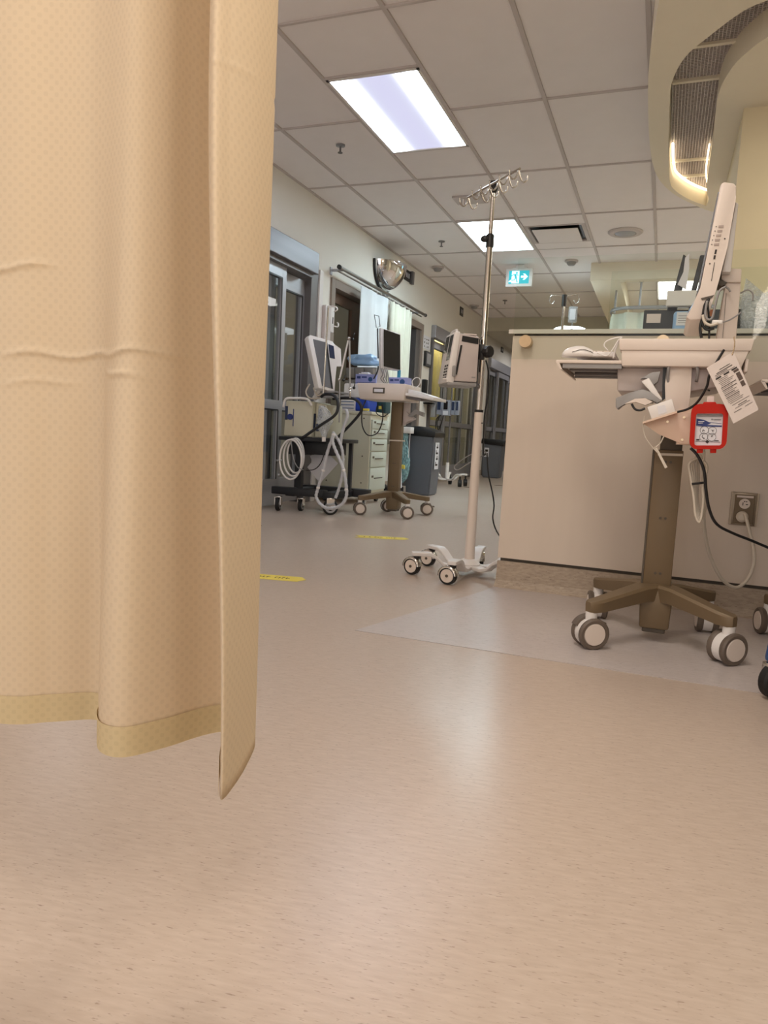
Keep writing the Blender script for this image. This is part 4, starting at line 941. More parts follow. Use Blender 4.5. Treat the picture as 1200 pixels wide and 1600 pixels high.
part('cap_joint', MB().prism([AY(px, py, 2.515) for px, py in ((1124, 436), (1136, 441), (1128, 447), (1123, 445))], (0, .08, 0)), TAUPED, t, world=True)
part('mast', MB().prism([AY(px, py, 2.53) for px, py in ((1134, 441), (1158, 441), (1150, 531), (1119, 531))], (0, .07, 0), bev=.003), CREAM, t, A_, world=True)
part('mast_seam', MB().prism([AY(px, py, 2.529) for px, py in ((1134.3, 458), (1135, 458), (1129.5, 528), (1128.9, 528))], (0, -.0006, 0)), TAUPED, t, world=True)
def cab(name, label, pts, Y, r, m, t):
    o_ = part(name, MB().tube([AY(px, py, Y) for px, py in pts], r, 8, 5), m, t, True, world=True)
    if label: o_['label'] = label
cab('cable', None, [(1106, 468), (1101, 478), (1098, 495), (1094, 512), (1096, 528)], 2.43, .0042, BLACK, t)
cab('cable', None, [(1108, 466), (1100, 490), (1097, 505), (1104, 515), (1116, 513)], 2.43, .004, BLACK, t)
cab('cable', None, [(1105, 470), (1108, 500), (1108, 531)], 2.44, .003, BLACK, t)
cab('cable', None, [(1134, 448), (1124, 455), (1118, 475), (1113, 496), (1106, 499), (1102, 490), (1105, 470)], 2.42, .0034, GREYP, t)
cab('cable', None, [(1098, 492), (1101, 503), (1110, 508), (1122, 505)], 2.42, .0042, WCABLE, t)
cab('cable', None, [(1122, 505), (1140, 500), (1158, 488)], 2.50, .0022, GREYP, t)
cab('cable', None, [(1133, 448), (1138, 451), (1141, 456)], 2.50, .003, GREYP, t)
cab('cable', None, [(1157, 458), (1168, 453), (1176, 458), (1176, 470)], 2.55, .0024, GREYP, t)
m = MB(); m.box(0, .03, 0, .012, 0, .012, M=Matrix.Translation(AY(1112, 506, 2.42)), bev=.003); part('connector', m, WHITEP, t, A_, world=True)
t = thing('orange_tag', 'small tan orange sticker card under the near display', 'tag', AY(1109, 490, 2.50))
part('card', MB().box(-.010, .012, 0, .003, -.008, .012), mat('tan_orange', rgb(196, 130, 96), .6), t)
# items on the tray
t = thing('computer_mouse', 'white mouse lying on the pulled out keyboard shelf of the near cart', 'mouse', AY(905, 558, 2.47))
mm = MB(); bm_ = bmesh.new(); bmesh.ops.create_uvsphere(bm_, u_segments=24, v_segments=12, radius=1)
for v in bm_.verts: v.co = Vector((v.co.x * .058, v.co.y * .034, max(0, v.co.z) ** .8 * .036 * (1.0 if v.co.x < .2 else 1 - .3 * (v.co.x - .2))))
mm._merge(bm_); part('body', mm, WHITEP, t, True)
part('seam', MB().tube([(-.02, -.034, .012), (.01, -.031, .021), (.035, -.026, .016), (.05, -.016, .008)], .0009, 5), TAUPED, t, True)
t = thing('keyboard', 'white slim keyboard on the near cart shelf beside the mouse', 'keyboard', AY(945, 560, 2.55))
part('body', MB().box(-.09, .04, -.10, .25, -.005, .010, bev=.004), WHITEP, t, A_)
m = MB()
for i in range(5):
    for j in range(14): m.box(-.082 + i * .021, -.065 + i * .021, -.092 + j * .023, -.073 + j * .023, .010, .014)
k_ = part('keys', m, CREAM, t); 
t = thing('mouse_cord', 'thin white cord looping up from the mouse to the near cart', 'cord', AY(950, 545, 2.47))
part('cord', MB().tube([AY(px, py, 2.43) for px, py in ((932, 551), (948, 556), (958, 545), (966, 532), (972, 527), (962, 528), (948, 533), (944, 540), (950, 548))], .0022, 6), WHITEP, t, True, world=True)
part('cord', MB().tube([AY(px, py, 2.44) for px, py in ((968, 530), (962, 545), (958, 560))], .003, 6), WHITEP, t, True, world=True)
# scanner
t = thing('barcode_scanner', 'grey and white handheld scanner hanging left of the near cart mast', 'scanner', AY(990, 625, 2.42))
Ys = 2.40
part('head', MB().prism([AY(px, py, Ys) for px, py in ((962, 622), (985, 613), (1004, 608), (1016, 612), (1034, 626), (1026, 630), (1006, 620), (990, 622), (975, 630), (965, 640), (962, 636))], (0, .05, 0), bev=.003), GREYP, t, A_, world=True)
part('inner', MB().prism([AY(px, py, Ys - .001) for px, py in ((976, 631), (992, 623), (1008, 622), (1020, 628), (1008, 633), (994, 628))], (0, .04, 0)), CREAM, t, A_, world=True)
part('grip', MB().prism([AY(px, py, Ys + .005) for px, py in ((1002, 596), (1014, 590), (1035, 624), (1028, 626))], (0, .03, 0), bev=.003), WHITEP, t, A_, world=True)
part('trigger', MB().prism([AY(px, py, Ys) for px, py in ((1006, 627), (1020, 625), (1021, 630), (1007, 630))], (0, .02, 0)), TAUPED, t, world=True)
part('clip', MB().prism([AY(px, py, Ys + .01) for px, py in ((1000, 592), (1018, 582), (1032, 580), (1028, 596), (1018, 604), (1014, 590))], (0, .04, 0), bev=.002), GREYP, t, A_, world=True)
cab('cord', None, [(987, 631), (992, 639), (1000, 641), (1008, 638)], Ys, .0035, BLACK, t)
t = thing('cradle_box', 'small pale box with a white sticker, on the peach bracket of the near cart', 'box', AY(1035, 645, 2.40))
part('box', MB().prism([AY(px, py, 2.395) for px, py in ((1011, 636), (1050, 623), (1056, 643), (1018, 655))], (0, .07, 0), bev=.003), WHITEP, t, A_, world=True)
part('sticker', MB().prism([AY(px, py, 2.3945) for px, py in ((1027, 635), (1039, 632.5), (1042, 644), (1029, 648))], (0, -.001, 0)), PAPERW, t, world=True)
t = thing('accessory_bracket', 'angled peach metal bracket on the near cart column', 'bracket', AY(1050, 670, 2.44))
part('plate', MB().prism([AY(px, py, 2.43) for px, py in ((1004, 661), (1060, 644), (1080, 645), (1080, 694), (1064, 693), (1030, 679))], (0, .006, 0), bev=.001), PEACH, t, A_, world=True)
part('shelf', MB().prism([AY(px, py, 2.39) for px, py in ((1004, 659), (1058, 642), (1058, 645), (1004, 662))], (0, .12, 0)), PEACH, t, world=True)
m = MB()
for px, py in ((1021, 656), (1043, 659), (1069, 652), (1066, 687)): m.cyl(AY(px, py, 2.43), AY(px, py, 2.427), .004, seg=10)
part('screws', m, BRASS, t, A_, world=True)
part('back_arm', MB().box(.04, .085, 2.435, 2.60, .68, .79), PEACH, t, world=True)
# red wipes holder
t = thing('wipes_holder', 'red plastic wall holder with labelled wipes pack on the near cart', 'dispenser', AY(1107, 668, 2.36))
YR = 2.345
def roundrect(cx0, cy0, cx1, cy1, r, Y, top=None, n=5):
    P = []
    for (cx, cy, a0) in ((cx0 + r, cy0 + r, 180), (cx1 - r, cy0 + r, 270), (cx1 - r, cy1 - r, 0), (cx0 + r, cy1 - r, 90)):
        for i in range(n + 1):
            a = math.radians(a0 + 90 * i / n); x, y_ = cx + r * math.cos(a), cy + r * math.sin(a); P.append(AY(x - (y_ - 665) * .06, y_, Y))
    return P
O = roundrect(1079, 631, 1137, 702, 13, YR); I = roundrect(1086.5, 646, 1129.5, 696, 4, YR)
bm_ = bmesh.new(); ed = []
for L_ in (O, I):
    v = [bm_.verts.new(p) for p in L_]
    for i in range(len(v)): ed.append(bm_.edges.new((v[i], v[(i + 1) % len(v)])))
bmesh.ops.triangle_fill(bm_, edges=ed, use_beauty=True)
r_ = bmesh.ops.extrude_face_region(bm_, geom=bm_.faces[:]); bmesh.ops.translate(bm_, vec=(0, .03, 0), verts=[e for e in r_['geom'] if isinstance(e, bmesh.types.BMVert)])
bmesh.ops.recalc_face_normals(bm_, faces=bm_.faces[:])
part('frame', bm_, RED, t, False, world=True)
part('back', MB().prism(roundrect(1081, 633, 1135, 700, 11, YR + .03), (0, .035, 0)), RED, t, A_, world=True)
m = MB()
for px in (1094, 1115): m.prism([AY(px - 5, 698, YR + .004), AY(px + 5, 698, YR + .004), AY(px + 4, 708, YR + .004), AY(px - 5, 708, YR + .004)], (0, .02, 0), bev=.001)
m.prism([AY(1100, 628, YR + .01), AY(1118, 628, YR + .01), AY(1122, 634, YR + .01), AY(1096, 634, YR + .01)], (0, .02, 0), bev=.001)
part('feet', m, RED, t, A_, world=True)
wp = part('wipes_pack', MB().prism([AY(px, py, YR + .012) for px, py in ((1088, 646), (1130, 646), (1127, 696), (1084, 696))], (0, .018, 0)), PAPERW, t, world=True)
YL = YR + .0115
def LP(px, py): return AY(px, py, YL)
m = MB(); m.prism([LP(1088.5, 654), LP(1100, 656), (LP(1111, 661)), LP(1104, 664.5), LP(1087.8, 665)], (0, -.0006, 0)); m.prism([LP(1104, 664), LP(1128, 664.8), LP(1127.6, 667), LP(1087.6, 666)], (0, -.0006, 0)); m.prism([LP(1108, 659.6), LP(1127.5, 661.6), LP(1127.5, 662.1), LP(1108, 660.4)], (0, -.0006, 0))
part('blue_wave', m, INKB, wp, world=True)
part('silver_strip', MB().prism([LP(1090, 647.5), LP(1128, 647.5), LP(1128.5, 651.5), LP(1089.5, 651.5)], (0, -.0006, 0)), GREYP, wp, world=True)
m = MB(); m.prism([LP(1091, 658.3), LP(1100.5, 658), LP(1100.3, 659), LP(1091, 659.4)], (0, -.0011, 0)); m.prism([LP(1091, 661), LP(1098.5, 660.6), LP(1098.3, 661.3), LP(1091, 661.8)], (0, -.0011, 0)); part('white_lines', m, PAPERW, wp, world=True)
Mxz = Matrix(((1, 0, 0, 0), (0, 0, -1, 0), (0, 1, 0, 0), (0, 0, 0, 1)))
m = MB()
for (px, py) in ((1100.5, 672), (1113, 673), (1099.5, 682.5), (1112, 683)):
    c = LP(px, py); m.tube([c + Vector((.0115 * math.cos(a * PI / 8), -.0006, .0115 * math.sin(a * PI / 8))) for a in range(16)], .0005, 5, 1, True)
    m.tube([c + Vector((random.uniform(-.006, .006), -.0006, random.uniform(-.006, .006))) for _ in range(4)], .0007, 5, 2)
m.prism([LP(1087, 689.2), LP(1125.4, 690.6), LP(1125.4, 691.2), LP(1087, 689.8)], (0, -.0006, 0))
m.prism([LP(1105, 687.3), LP(1108.5, 690), LP(1105, 693), LP(1101.5, 690)], (0, -.0008, 0)); m.prism([LP(1116, 688), LP(1123, 688), LP(1123, 689), LP(1116, 689)], (0, -.0006, 0))
m.prism([LP(1088, 686), LP(1093, 686), LP(1093, 688.3), LP(1088, 688.3)], (0, -.0005, 0)); part('pictograms', m, INK, wp, world=True)
text('brand_print', 'PS', .006, Matrix.Translation(LP(1113, 655.5) + Vector((0, -.0004, 0))) @ Mxz, INK, wp)
m = MB(); m.prism([LP(1115.5, 655), LP(1126.5, 655), LP(1126.5, 655.6), LP(1115.5, 655.6)], (0, -.0005, 0)); m.prism([LP(1115.5, 657), LP(1126.5, 657), LP(1126.5, 657.4), LP(1115.5, 657.4)], (0, -.0005, 0)); part('fine_print', m, INK, wp, world=True)
part('hanger', MB().prism([AY(px, py, YR + .02) for px, py in ((1105, 619), (1116, 619), (1115, 634), (1104, 634))], (0, .003, 0)), PAPER, t, world=True)
part('mount_arm', MB().box(.085, .14, 2.40, 2.44, .70, .74), PEACH, t, world=True)
# hanging instruction card
t = thing('instruction_card', 'white printed instruction card hanging crooked by a bead chain from the near cart', 'card', AY(1145, 545, 2.33))
YP = 2.325
cq = [(1104, 575), (1141, 552), (1148, 553), (1185, 639), (1184, 641), (1146, 662)]
part('card', MB().prism([AY(px, py, YP) for px, py in cq], (0, .0015, 0)), PAPER, t, world=True)
ux, uy = (Vector((1148 - 1104, 553 - 575)) / 44), (Vector((1146 - 1104, 662 - 575)) / 87)
def CP(u, v):
    x = 1106 + (1144 - 1106) * u + (1147 - 1106) * v + 0; y_ = 577 + (555 - 577) * u + (659 - 577) * v
    return AY(x, y_, YP - .0005)
def strip(m, u0, u1, v, h): m.prism([CP(u0, v), CP(u1, v), CP(u1, v + h), CP(u0, v + h)], (0, -.0004, 0))
m = MB(); rr = random.Random(4)
strip(m, .36, .8, .10, .010); strip(m, .2, .85, .135, .012); strip(m, .12, .62, .16, .008)
for u in (.09, .42, .74): strip(m, u, u + .22, .205, .026)
strip(m, .12, .9, .185, .006)
v = .25
while v < .72:
    strip(m, .12 + .04 * (rr.random() < .3), rr.uniform(.5, .78), v, .006 if rr.random() < .8 else .011); v += .028
strip(m, .2, .9, .74, .006); strip(m, .4, .75, .78, .01); strip(m, .25, .85, .81, .006); strip(m, .15, .45, .86, .008); strip(m, .6, .9, .86, .006)
part('print', m, INK, t, world=True)
m = MB(); m.prism([CP(.82, .30), CP(.98, .30), CP(.98, .44), CP(.82, .44)], (0, -.0004, 0)); m.prism([CP(.82, .46), CP(.97, .46), CP(.97, .55), CP(.82, .55)], (0, -.0004, 0)); m.prism([CP(.78, .24), CP(.98, .24), CP(.98, .28), CP(.78, .28)], (0, -.0004, 0))
part('photos', m, mat('printed_photo', rgb(92, 76, 68), .6, var=.8, scale=160), t, world=True)
m = MB(); 
chain = [AY(1147, 527, YP), AY(1148, 534, YP), AY(1147.5, 541, YP), AY(1146, 548, YP), AY(1144, 554, YP)]
for i in range(13):
    k = i / 12 * 4; j = min(3, int(k)); m.sphere(chain[j].lerp(chain[j + 1], k - j), .0022, u=8, v=6)
part('bead_chain', m, BRASS, t, True, world=True)
# coiled cable, black cable, zip wire on near cart
t = thing('coiled_cord', 'white power cord coiled in a bundle hanging under the red holder', 'cord', AY(1090, 750, 2.5))
m = MB()
for k in range(5):
    w_ = 13 - 2.2 * k; cx = 1090 + k * 1.3; Yk = 2.50 + .008 * k
    m.tube([AY(cx, 716 - (k % 3) * 3, Yk), AY(cx - w_, 724, Yk), AY(cx - w_ * .85, 745, Yk), AY(cx - 6, 775, Yk), AY(cx - 3, 806 - k * 3, Yk), AY(cx + 4, 815 - k * 3, Yk), AY(cx + 9, 782, Yk), AY(cx + 8, 760, Yk), AY(cx + w_ * .9 + 3, 730, Yk), AY(cx + w_ * .5, 718, Yk)], .0042, 7, 4, True)
part('coil', m, WCABLE, t, True, world=True)
part('tie', MB().tube([AY(px, py, Y_) for px, py, Y_ in ((1083, 756, 2.50), (1083, 756, 2.49), (1093, 755, 2.48), (1101, 754, 2.49), (1101, 754, 2.53), (1090, 755, 2.55), (1083, 756, 2.53))], .004, 6, 2, True), BLACK, t, True, world=True)
part('hanger', MB().tube([AY(1101, 705, 2.47), AY(1100, 716, 2.49), AY(1098, 722, 2.5)], .003, 6), WCABLE, t, True, world=True)
t = thing('black_cable', 'black cable running down past the coil and off to the right', 'cable', AY(1100, 770, 2.44))
part('cable', MB().tube([AY(px, py, Y_) for px, py, Y_ in ((1131, 547, 2.40), (1116, 572, 2.37), (1108, 588, 2.37), (1104, 605, 2.38), (1090, 628, 2.40), (1075, 639, 2.41), (1057, 644, 2.42))], .0038, 8, 5), BLACK, t, True, world=True)
part('cable', MB().tube([AY(px, py, Y_) for px, py, Y_ in ((1079, 700, 2.44), (1090, 712, 2.44), (1100, 735, 2.44), (1103, 765, 2.45), (1108, 795, 2.46), (1120, 819, 2.48), (1145, 833, 2.52), (1175, 845, 2.56), (1215, 862, 2.6))], .0046, 8, 5), BLACK, t, True, world=True)
part('cable', MB().tube([AY(px, py, 2.5) for px, py in ((1095, 594), (1101, 604), (1109, 611))], .003, 6), BLACK, t, True, world=True)
t = thing('white_wire', 'thin white wire looped around the taupe column top of the near cart', 'wire', AY(1020, 690, 2.42))
part('wire', MB().tube([AY(px, py, 2.42) for px, py in ((1007, 650), (1005, 665), (1008, 682), (1018, 697), (1028, 708))], .0016, 6), WCABLE, t, True, world=True)
part('wire', MB().tube([AY(px, py, 2.42) for px, py in ((1037, 682), (1032, 692), (1024, 699))], .0022, 6), WCABLE, t, True, world=True)
part('zip_tie', MB().prism([AY(px, py, 2.42) for px, py in ((1022, 698), (1026, 698), (1043, 730), (1039, 732))], (0, .003, 0)).prism([AY(px, py, 2.585) for px, py in ((1028, 708), (1067, 709), (1067, 713), (1028, 711.5))], (0, .012, 0)), WCABLE, t, world=True)
# stretcher corner at the right edge
t = thing('stretcher', 'blue and chrome stretcher frame with a grey wheel at the right edge', 'stretcher', (.8, 1.9, 0))
c = Vector((.352, 2.10, .036))
def at_px(px, py, Y): return AY(px, py, Y)
c = AY(1212, 1062, 2.17); c.z = .05
ca = part('caster', MB().lathe([(0, -.016), (.044, -.016), (.05, -.010), (.05, .010), (.044, .016), (0, .016)], c, (.6, -.8, 0), 28), RUBBER, t, A_, world=True)
part('fork', MB().box(-.024, .024, -.03, .03, .055, .10, M=Matrix.Translation((c.x, c.y, 0)) @ Matrix.Rotation(-.9, 4, 'Z'), bev=.004), CHROME, ca, A_, world=True)
part('leg_cover', MB().lathe([(0, .105), (.036, .105), (.038, .112), (.034, .15), (.02, .165), (0, .165)], (c.x + .006, c.y, 0), (0, 0, 1), 24), NAVY, t, A_, world=True)
part('frame', MB().box(.36, 2.3, 2.10, 2.16, .13, .17, bev=.006).box(.42, 2.3, 1.3, 1.36, .13, .17, bev=.006), ALU, t, A_, world=True)
part('column', MB().box(.9, 1.0, 1.6, 1.8, .15, .55).box(1.8, 1.9, 1.6, 1.8, .15, .55), ALU, t, world=True)
part('mattress', MB().box(.52, 2.4, 1.35, 2.1, .55, .70, bev=.02), NAVY, t, A_, world=True)

# ------------------------------------------------------------------ equipment along the left wall
# ventilator
t = thing('ventilator', 'ventilator on a black wheeled stand with tilted screen, nearest the sliding door', 'ventilator', (-2.6, 5.25, 0))
def V(px, py, Y): return AY(px, py, Y)
fb = MB()
fb.box(-2.98, -2.50, 5.18, 5.26, .13, .19, bev=.006); fb.box(-2.95, -2.28, 5.58, 5.66, .12, .19, bev=.008); fb.box(-2.86, -2.78, 5.2, 5.62, .12, .18, bev=.005); fb.box(-2.50, -2.42, 5.16, 5.64, .12, .18, bev=.005)
part('base_frame', fb, BLACKM, t, A_, world=True)
part('upright', MB().box(-2.78, -2.74, 5.24, 5.28, .15, .6), BLACKM, t, world=True)
part('upright', MB().box(-2.44, -2.41, 5.5, 5.53, .15, .6), BLACKM, t, world=True)
part('upright', MB().box(-2.94, -2.90, 5.5, 5.54, .15, .6), BLACKM, t, world=True)
part('shelf', MB().box(-2.93, -2.38, 5.18, 5.56, .575, .605, bev=.005), BLACKM, t, A_, world=True)
part('power_unit', MB().box(-2.72, -2.46, 5.24, 5.5, .47, .575, bev=.006).box(-2.9, -2.74, 5.3, 5.5, .46, .575), BLACKM, t, A_, world=True)
bd = part('body', MB().prism([(-2.895, 5.20, .61), (-2.64, 5.20, .61), (-2.635, 5.20, .895), (-2.885, 5.20, .895)], (0, .34, 0), bev=.012), CABB, t, A_, world=True)
part('bumper', MB().tube([(-2.90, 5.19, .84), (-2.88, 5.19, .905), (-2.80, 5.185, .915), (-2.68, 5.185, .91), (-2.645, 5.19, .86)], .010, 8), WHITEP, bd, True, world=True)
part('blue_panel', MB().box(-2.885, -2.862, 5.196, 5.202, .74, .85).box(-2.64, -2.635, 5.22, 5.5, .66, .8), SCREENB, bd, world=True)
part('gas_port', MB().cyl((-2.835, 5.205, .765), (-2.835, 5.185, .765), .024).box(-2.812, -2.806, 5.196, 5.203, .69, .83), INKB, bd, A_, world=True)
part('body', MB().prism([(-2.63, 5.24, .61), (-2.53, 5.24, .61), (-2.53, 5.24, .875), (-2.63, 5.24, .885)], (0, .3, 0), bev=.008), CABB, t, A_, world=True, label='narrow second housing')
part('side_labels', MB().box(-2.62, -2.595, 5.236, 5.241, .66, .72).box(-2.60, -2.57, 5.236, 5.241, .76, .84), SCREENB, t, world=True)
for (px, py, Y_, w_) in ((430, 798, 5.05, .02), (474, 790, 5.28, .02), (555, 770, 5.64, .02)):
    pass
def simple_caster(t, x, y, r, sw, hood=CHROME):
    ax = Vector((math.cos(sw), math.sin(sw), 0)); c = Vector((x, y, r))
    ca = part('caster', MB().lathe([(0, -.015), (r * .9, -.015), (r, -.009), (r, .009), (r * .9, .015), (0, .015)], c, ax, 28), RUBBER, t, A_, world=True)
    part('hub_cap', MB().lathe([(r * .45, -.017), (r * .72, -.018), (r * .72, .018), (r * .45, .017)], c, ax, 20), ALU, ca, A_, world=True)
    Rm = Matrix.Translation((x, y, 0)) @ Matrix.Rotation(sw, 4, 'Z')
    part('fork', MB().box(-.026, -.020, -r * .5, r * .5, r * .9, r * 2.05, M=Rm).box(.020, .026, -r * .5, r * .5, r * .9, r * 2.05, M=Rm).box(-.026, .026, -r * .5, r * .5, r * 2.02, r * 2.2, M=Rm, bev=.003), hood, ca, A_, world=True)
simple_caster(t, -2.875, 5.12, .055, .25)
simple_caster(t, -2.73, 5.24, .05, .15)
simple_caster(t, -2.43, 5.17, .062, -1.1)
simple_caster(t, -2.34, 5.62, .055, .2)
# tilted screen
sA, sB, sC = V(497, 604, 5.12), V(525, 611, 5.26), V(484, 526, 5.16)
sN = (sB - sA).cross(sC - sA).normalized()
if sN.dot(CAM - sA) < 0: sN = -sN
def SP(px, py, e=0): d = ray(px, py); return CAM + d * ((sA - CAM).dot(sN) / d.dot(sN)) + sN * e
scf = part('screen_frame', MB().prism([SP(px, py) for px, py in ((482, 527), (485, 523), (520, 533), (524, 540), (526, 572), (523, 613), (498, 606))], -sN * .045 + Vector((-.012, 0, 0)), bev=.006), WHITEP, t, A_, world=True)
part('screen', MB().prism([SP(px, py, .001) for px, py in ((489, 530), (508, 535), (517, 607), (503, 603))], sN * .003), SCREENG, scf, world=True)
part('screen_edge', MB().prism([SP(px, py, .001) for px, py in ((508, 535), (511, 536), (520, 608), (517, 607))], sN * .0032), BLACK, scf, world=True)
part('side_keys', MB().prism([SP(px, py, .001) for px, py in ((513, 538), (521, 541), (523, 561), (515, 559))], sN * .0032), SCREENB, scf, world=True)
part('side_flange', MB().prism([SP(px, py, -.004) for px, py in ((521, 536), (533, 545), (534, 572), (524, 572))], -sN * .02), WHITEP, scf, world=True)
part('screen_arm', MB().tube([V(500, 604, 5.2), V(497, 615, 5.22), V(492, 622, 5.25)], .022, 10).sphere(V(500, 604, 5.17), .022), WHITEP, t, True, world=True)
part('cable_bundle', MB().tube([V(484, 600, 5.2), V(478, 612, 5.2), V(484, 622, 5.2), V(500, 622, 5.2)], .006, 6).tube([V(490, 606, 5.2), V(496, 618, 5.18), V(506, 614, 5.18)], .007, 6), WCABLE, t, True, world=True)
part('drawer_slides', MB().box(-2.60, -2.42, 5.2, 5.45, .93, .96).box(-2.60, -2.44, 5.2, 5.45, .97, .985), GREYP, t, world=True)
# handles
part('handle', MB().tube([V(470, 686, 5.0), V(500, 665, 4.99), V(522, 650, 4.99), V(528, 638, 5.0), V(527, 625, 5.02), V(520, 617, 5.06), V(508, 616, 5.08), V(502, 620, 5.1)], .012, 8), BLACKM, t, True, world=True)
part('handle', MB().tube([V(528, 683, 5.3), V(548, 663, 5.28), V(561, 648, 5.26), V(565, 640, 5.25), V(562, 630, 5.25), V(552, 623, 5.25), V(535, 622, 5.25), V(520, 623, 5.25)], .012, 8), BLACKM, t, True, world=True)
# arm rods
part('support_pole', MB().cyl(V(505, 618, 5.15), V(513, 478, 5.15), .007), CHROME, t, A_, world=True)
part('hook_loop', MB().tube([V(511, 481, 5.15), V(517, 479, 5.15), V(525, 480, 5.15), V(527, 484, 5.15), V(522, 487, 5.15)], .006, 8), WHITEP, t, True, world=True)
part('arm_rod', MB().cyl(V(544, 532, 5.2), V(531, 590, 5.2), .007), WHITEP, t, A_, world=True)
part('arm_rod', MB().cyl(V(531, 590, 5.2), V(530, 660, 5.2), .006), STEEL, t, A_, world=True)
part('arm_rod', MB().cyl(V(546, 532, 5.2), V(547, 606, 5.2), .007), STEEL, t, A_, world=True)
part('arm_joint', MB().sphere(V(545, 529, 5.2), .014).sphere(V(530, 593, 5.2), .012).sphere(V(547, 607, 5.2), .012).cyl(V(547, 607, 5.2), V(547, 622, 5.2), .008), CHROME, t, True, world=True)
part('arm_knob', MB().sphere(V(551, 530, 5.2), .012).cyl(V(551, 530, 5.2), V(554, 520, 5.2), .004).sphere(V(537, 594, 5.2), .012).cyl(V(537, 594, 5.2), V(539, 586, 5.2), .004).sphere(V(553, 606, 5.2), .012).cyl(V(553, 606, 5.2), V(555, 597, 5.2), .004), BLACK, t, True, world=True)
# hoses
t = thing('breathing_hose', 'ribbed clear breathing hose looping nearly to the floor below the ventilator', 'hose', V(515, 740, 5.05))
def corr(pts, Y, r=.013, n=90):
    ys = Y if isinstance(Y, (list, tuple)) else [Y] * len(pts)
    P = [V(px, py, y_) for (px, py), y_ in zip(pts, ys)]
    return MB().tube(P, r, 8, 9, rad=lambda u: 1 + .14 * math.sin(u * 2 * PI * n))
part('hose', corr([(521, 680), (512, 705), (505, 735), (497, 762), (494, 776), (500, 787), (511, 794), (525, 793), (535, 787), (541, 776), (541, 760), (537, 735), (528, 712), (521, 695), (519, 682)], 5.03), HOSE, t, True, world=True)
part('hose', corr([(520, 675), (527, 685), (534, 700), (536, 720), (534, 745), (528, 768), (524, 778)], 5.1, .012), HOSE, t, True, world=True)
part('hose', corr([(541, 640), (543, 650), (538, 665), (534, 680), (532, 695)], 5.15, .013), HOSE, t, True, world=True)
part('connector', MB().cyl(V(506, 683, 5.06), V(506, 690, 5.06), .016).sphere(V(521, 680, 5.04), .016), WHITEP, t, A_, world=True)
part('bands', MB().sphere(V(505, 735, 5.03), .015).sphere(V(497, 762, 5.03), .015).sphere(V(541, 765, 5.03), .015).sphere(V(537, 735, 5.03), .015), WHITEP, t, True, world=True)
t = thing('circuit_bag', 'crumpled clear bag of tubing hanging in front of the ventilator body', 'plastic bag', V(512, 650, 5.1))
m = MB(); 
bm_ = bmesh.new(); rings = []
for i in range(9):
    k = i / 8; w_ = .02 + .05 * math.sin(PI * min(1, k * 1.1)) ; cz = .86 - .24 * k; cx = -2.50 + .05 * k + .015 * math.sin(5 * k)
    rings.append([bm_.verts.new((cx + w_ * math.cos(j * PI / 6) * (1 + .2 * random.uniform(-1, 1)), 5.08 + .03 * math.sin(j * PI / 6), cz)) for j in range(12)])
for A, B in zip(rings, rings[1:]):
    for j in range(12): bm_.faces.new((A[j], A[(j + 1) % 12], B[(j + 1) % 12], B[j]))
m._merge(bm_); part('bag', m, BAG, t, True, world=True)
t = thing('gas_hose_coil', 'white gas hose coiled in rings beside the sliding glass door', 'hose', V(455, 715, 5.1))
m = MB()
for k in range(3):
    cx, cy = 454 + k * 4, 718 - k * 3; rx, ry = 17 - 2 * k, 31 - 2 * k
    m.tube([AY(cx + rx * math.cos(a * PI / 6), cy + ry * math.sin(a * PI / 6), 5.1 + .03 * k) for a in range(12)], .0075, 8, 3, True)
part('coil', m, WHITEP, t, True, world=True)
part('fittings', MB().sphere(V(436, 742, 5.1), .014).sphere(V(434, 720, 5.1), .012).cyl(V(432, 719, 5.1), V(440, 719, 5.1), .006), STEEL, t, True, world=True)
part('grey_line', MB().tube([V(455, 690, 5.08), V(458, 715, 5.08), V(465, 730, 5.08), V(474, 734, 5.08)], .004, 6), GREYP, t, True, world=True)
t = thing('manual_sheet', 'white leaflet hanging crooked inside the ventilator stand', 'paper', V(500, 720, 5.4))
part('sheet', MB().prism([V(px, py, 5.4) for px, py in ((480, 730), (505, 700), (528, 724), (500, 755))], (0, .003, 0)), PAPERW, t, world=True)
part('sheet', MB().prism([V(px, py, 5.43) for px, py in ((484, 712), (515, 705), (519, 722), (498, 748))], (0, .003, 0)), PAPERW, t, world=True)
t = thing('black_lead', 'thin black lead drooping under the ventilator shelf', 'cable', V(500, 715, 5.15))
part('cable', MB().tube([V(478, 735, 5.2), V(492, 733, 5.18), V(502, 722, 5.17), V(509, 700, 5.17), V(513, 685, 5.18)], .004, 6), BLACK, t, True, world=True)

# beige cabinet with drawers
t = thing('supply_cabinet', 'beige supply cabinet on castors with pale drawers facing the aisle', 'cabinet', (-2.77, 6.4, 0))
part('carcass', MB().box(-3.02, -2.535, 6.18, 6.62, .10, .835, bev=.005), CABB, t, A_, world=True)
part('top', MB().box(-3.03, -2.52, 6.17, 6.63, .835, .865, bev=.006), CABB, t, A_, world=True)
zz = .13
for k, h in enumerate((.22, .15, .12, .09, .09)):
    d = part('drawer', MB().box(-2.536, -2.520, 6.20, 6.60, zz, zz + h - .008, bev=.003), CABD, t, A_, world=True)
    part('pull', MB().box(-2.52, -2.512, 6.30, 6.50, zz + h * .5, zz + h * .5 + .008).box(-2.52, -2.517, 6.24, 6.28, zz + h * .55, zz + h * .55 + .02), TAUPED, d, world=True); zz += h
m = MB()
for (y_, z_) in ((6.2, .8), (6.2, .45), (6.2, .2)): m.cyl((-2.60, 6.18, z_), (-2.60, 6.176, z_), .007, seg=8); m.cyl((-2.96, 6.18, z_), (-2.96, 6.176, z_), .007, seg=8)
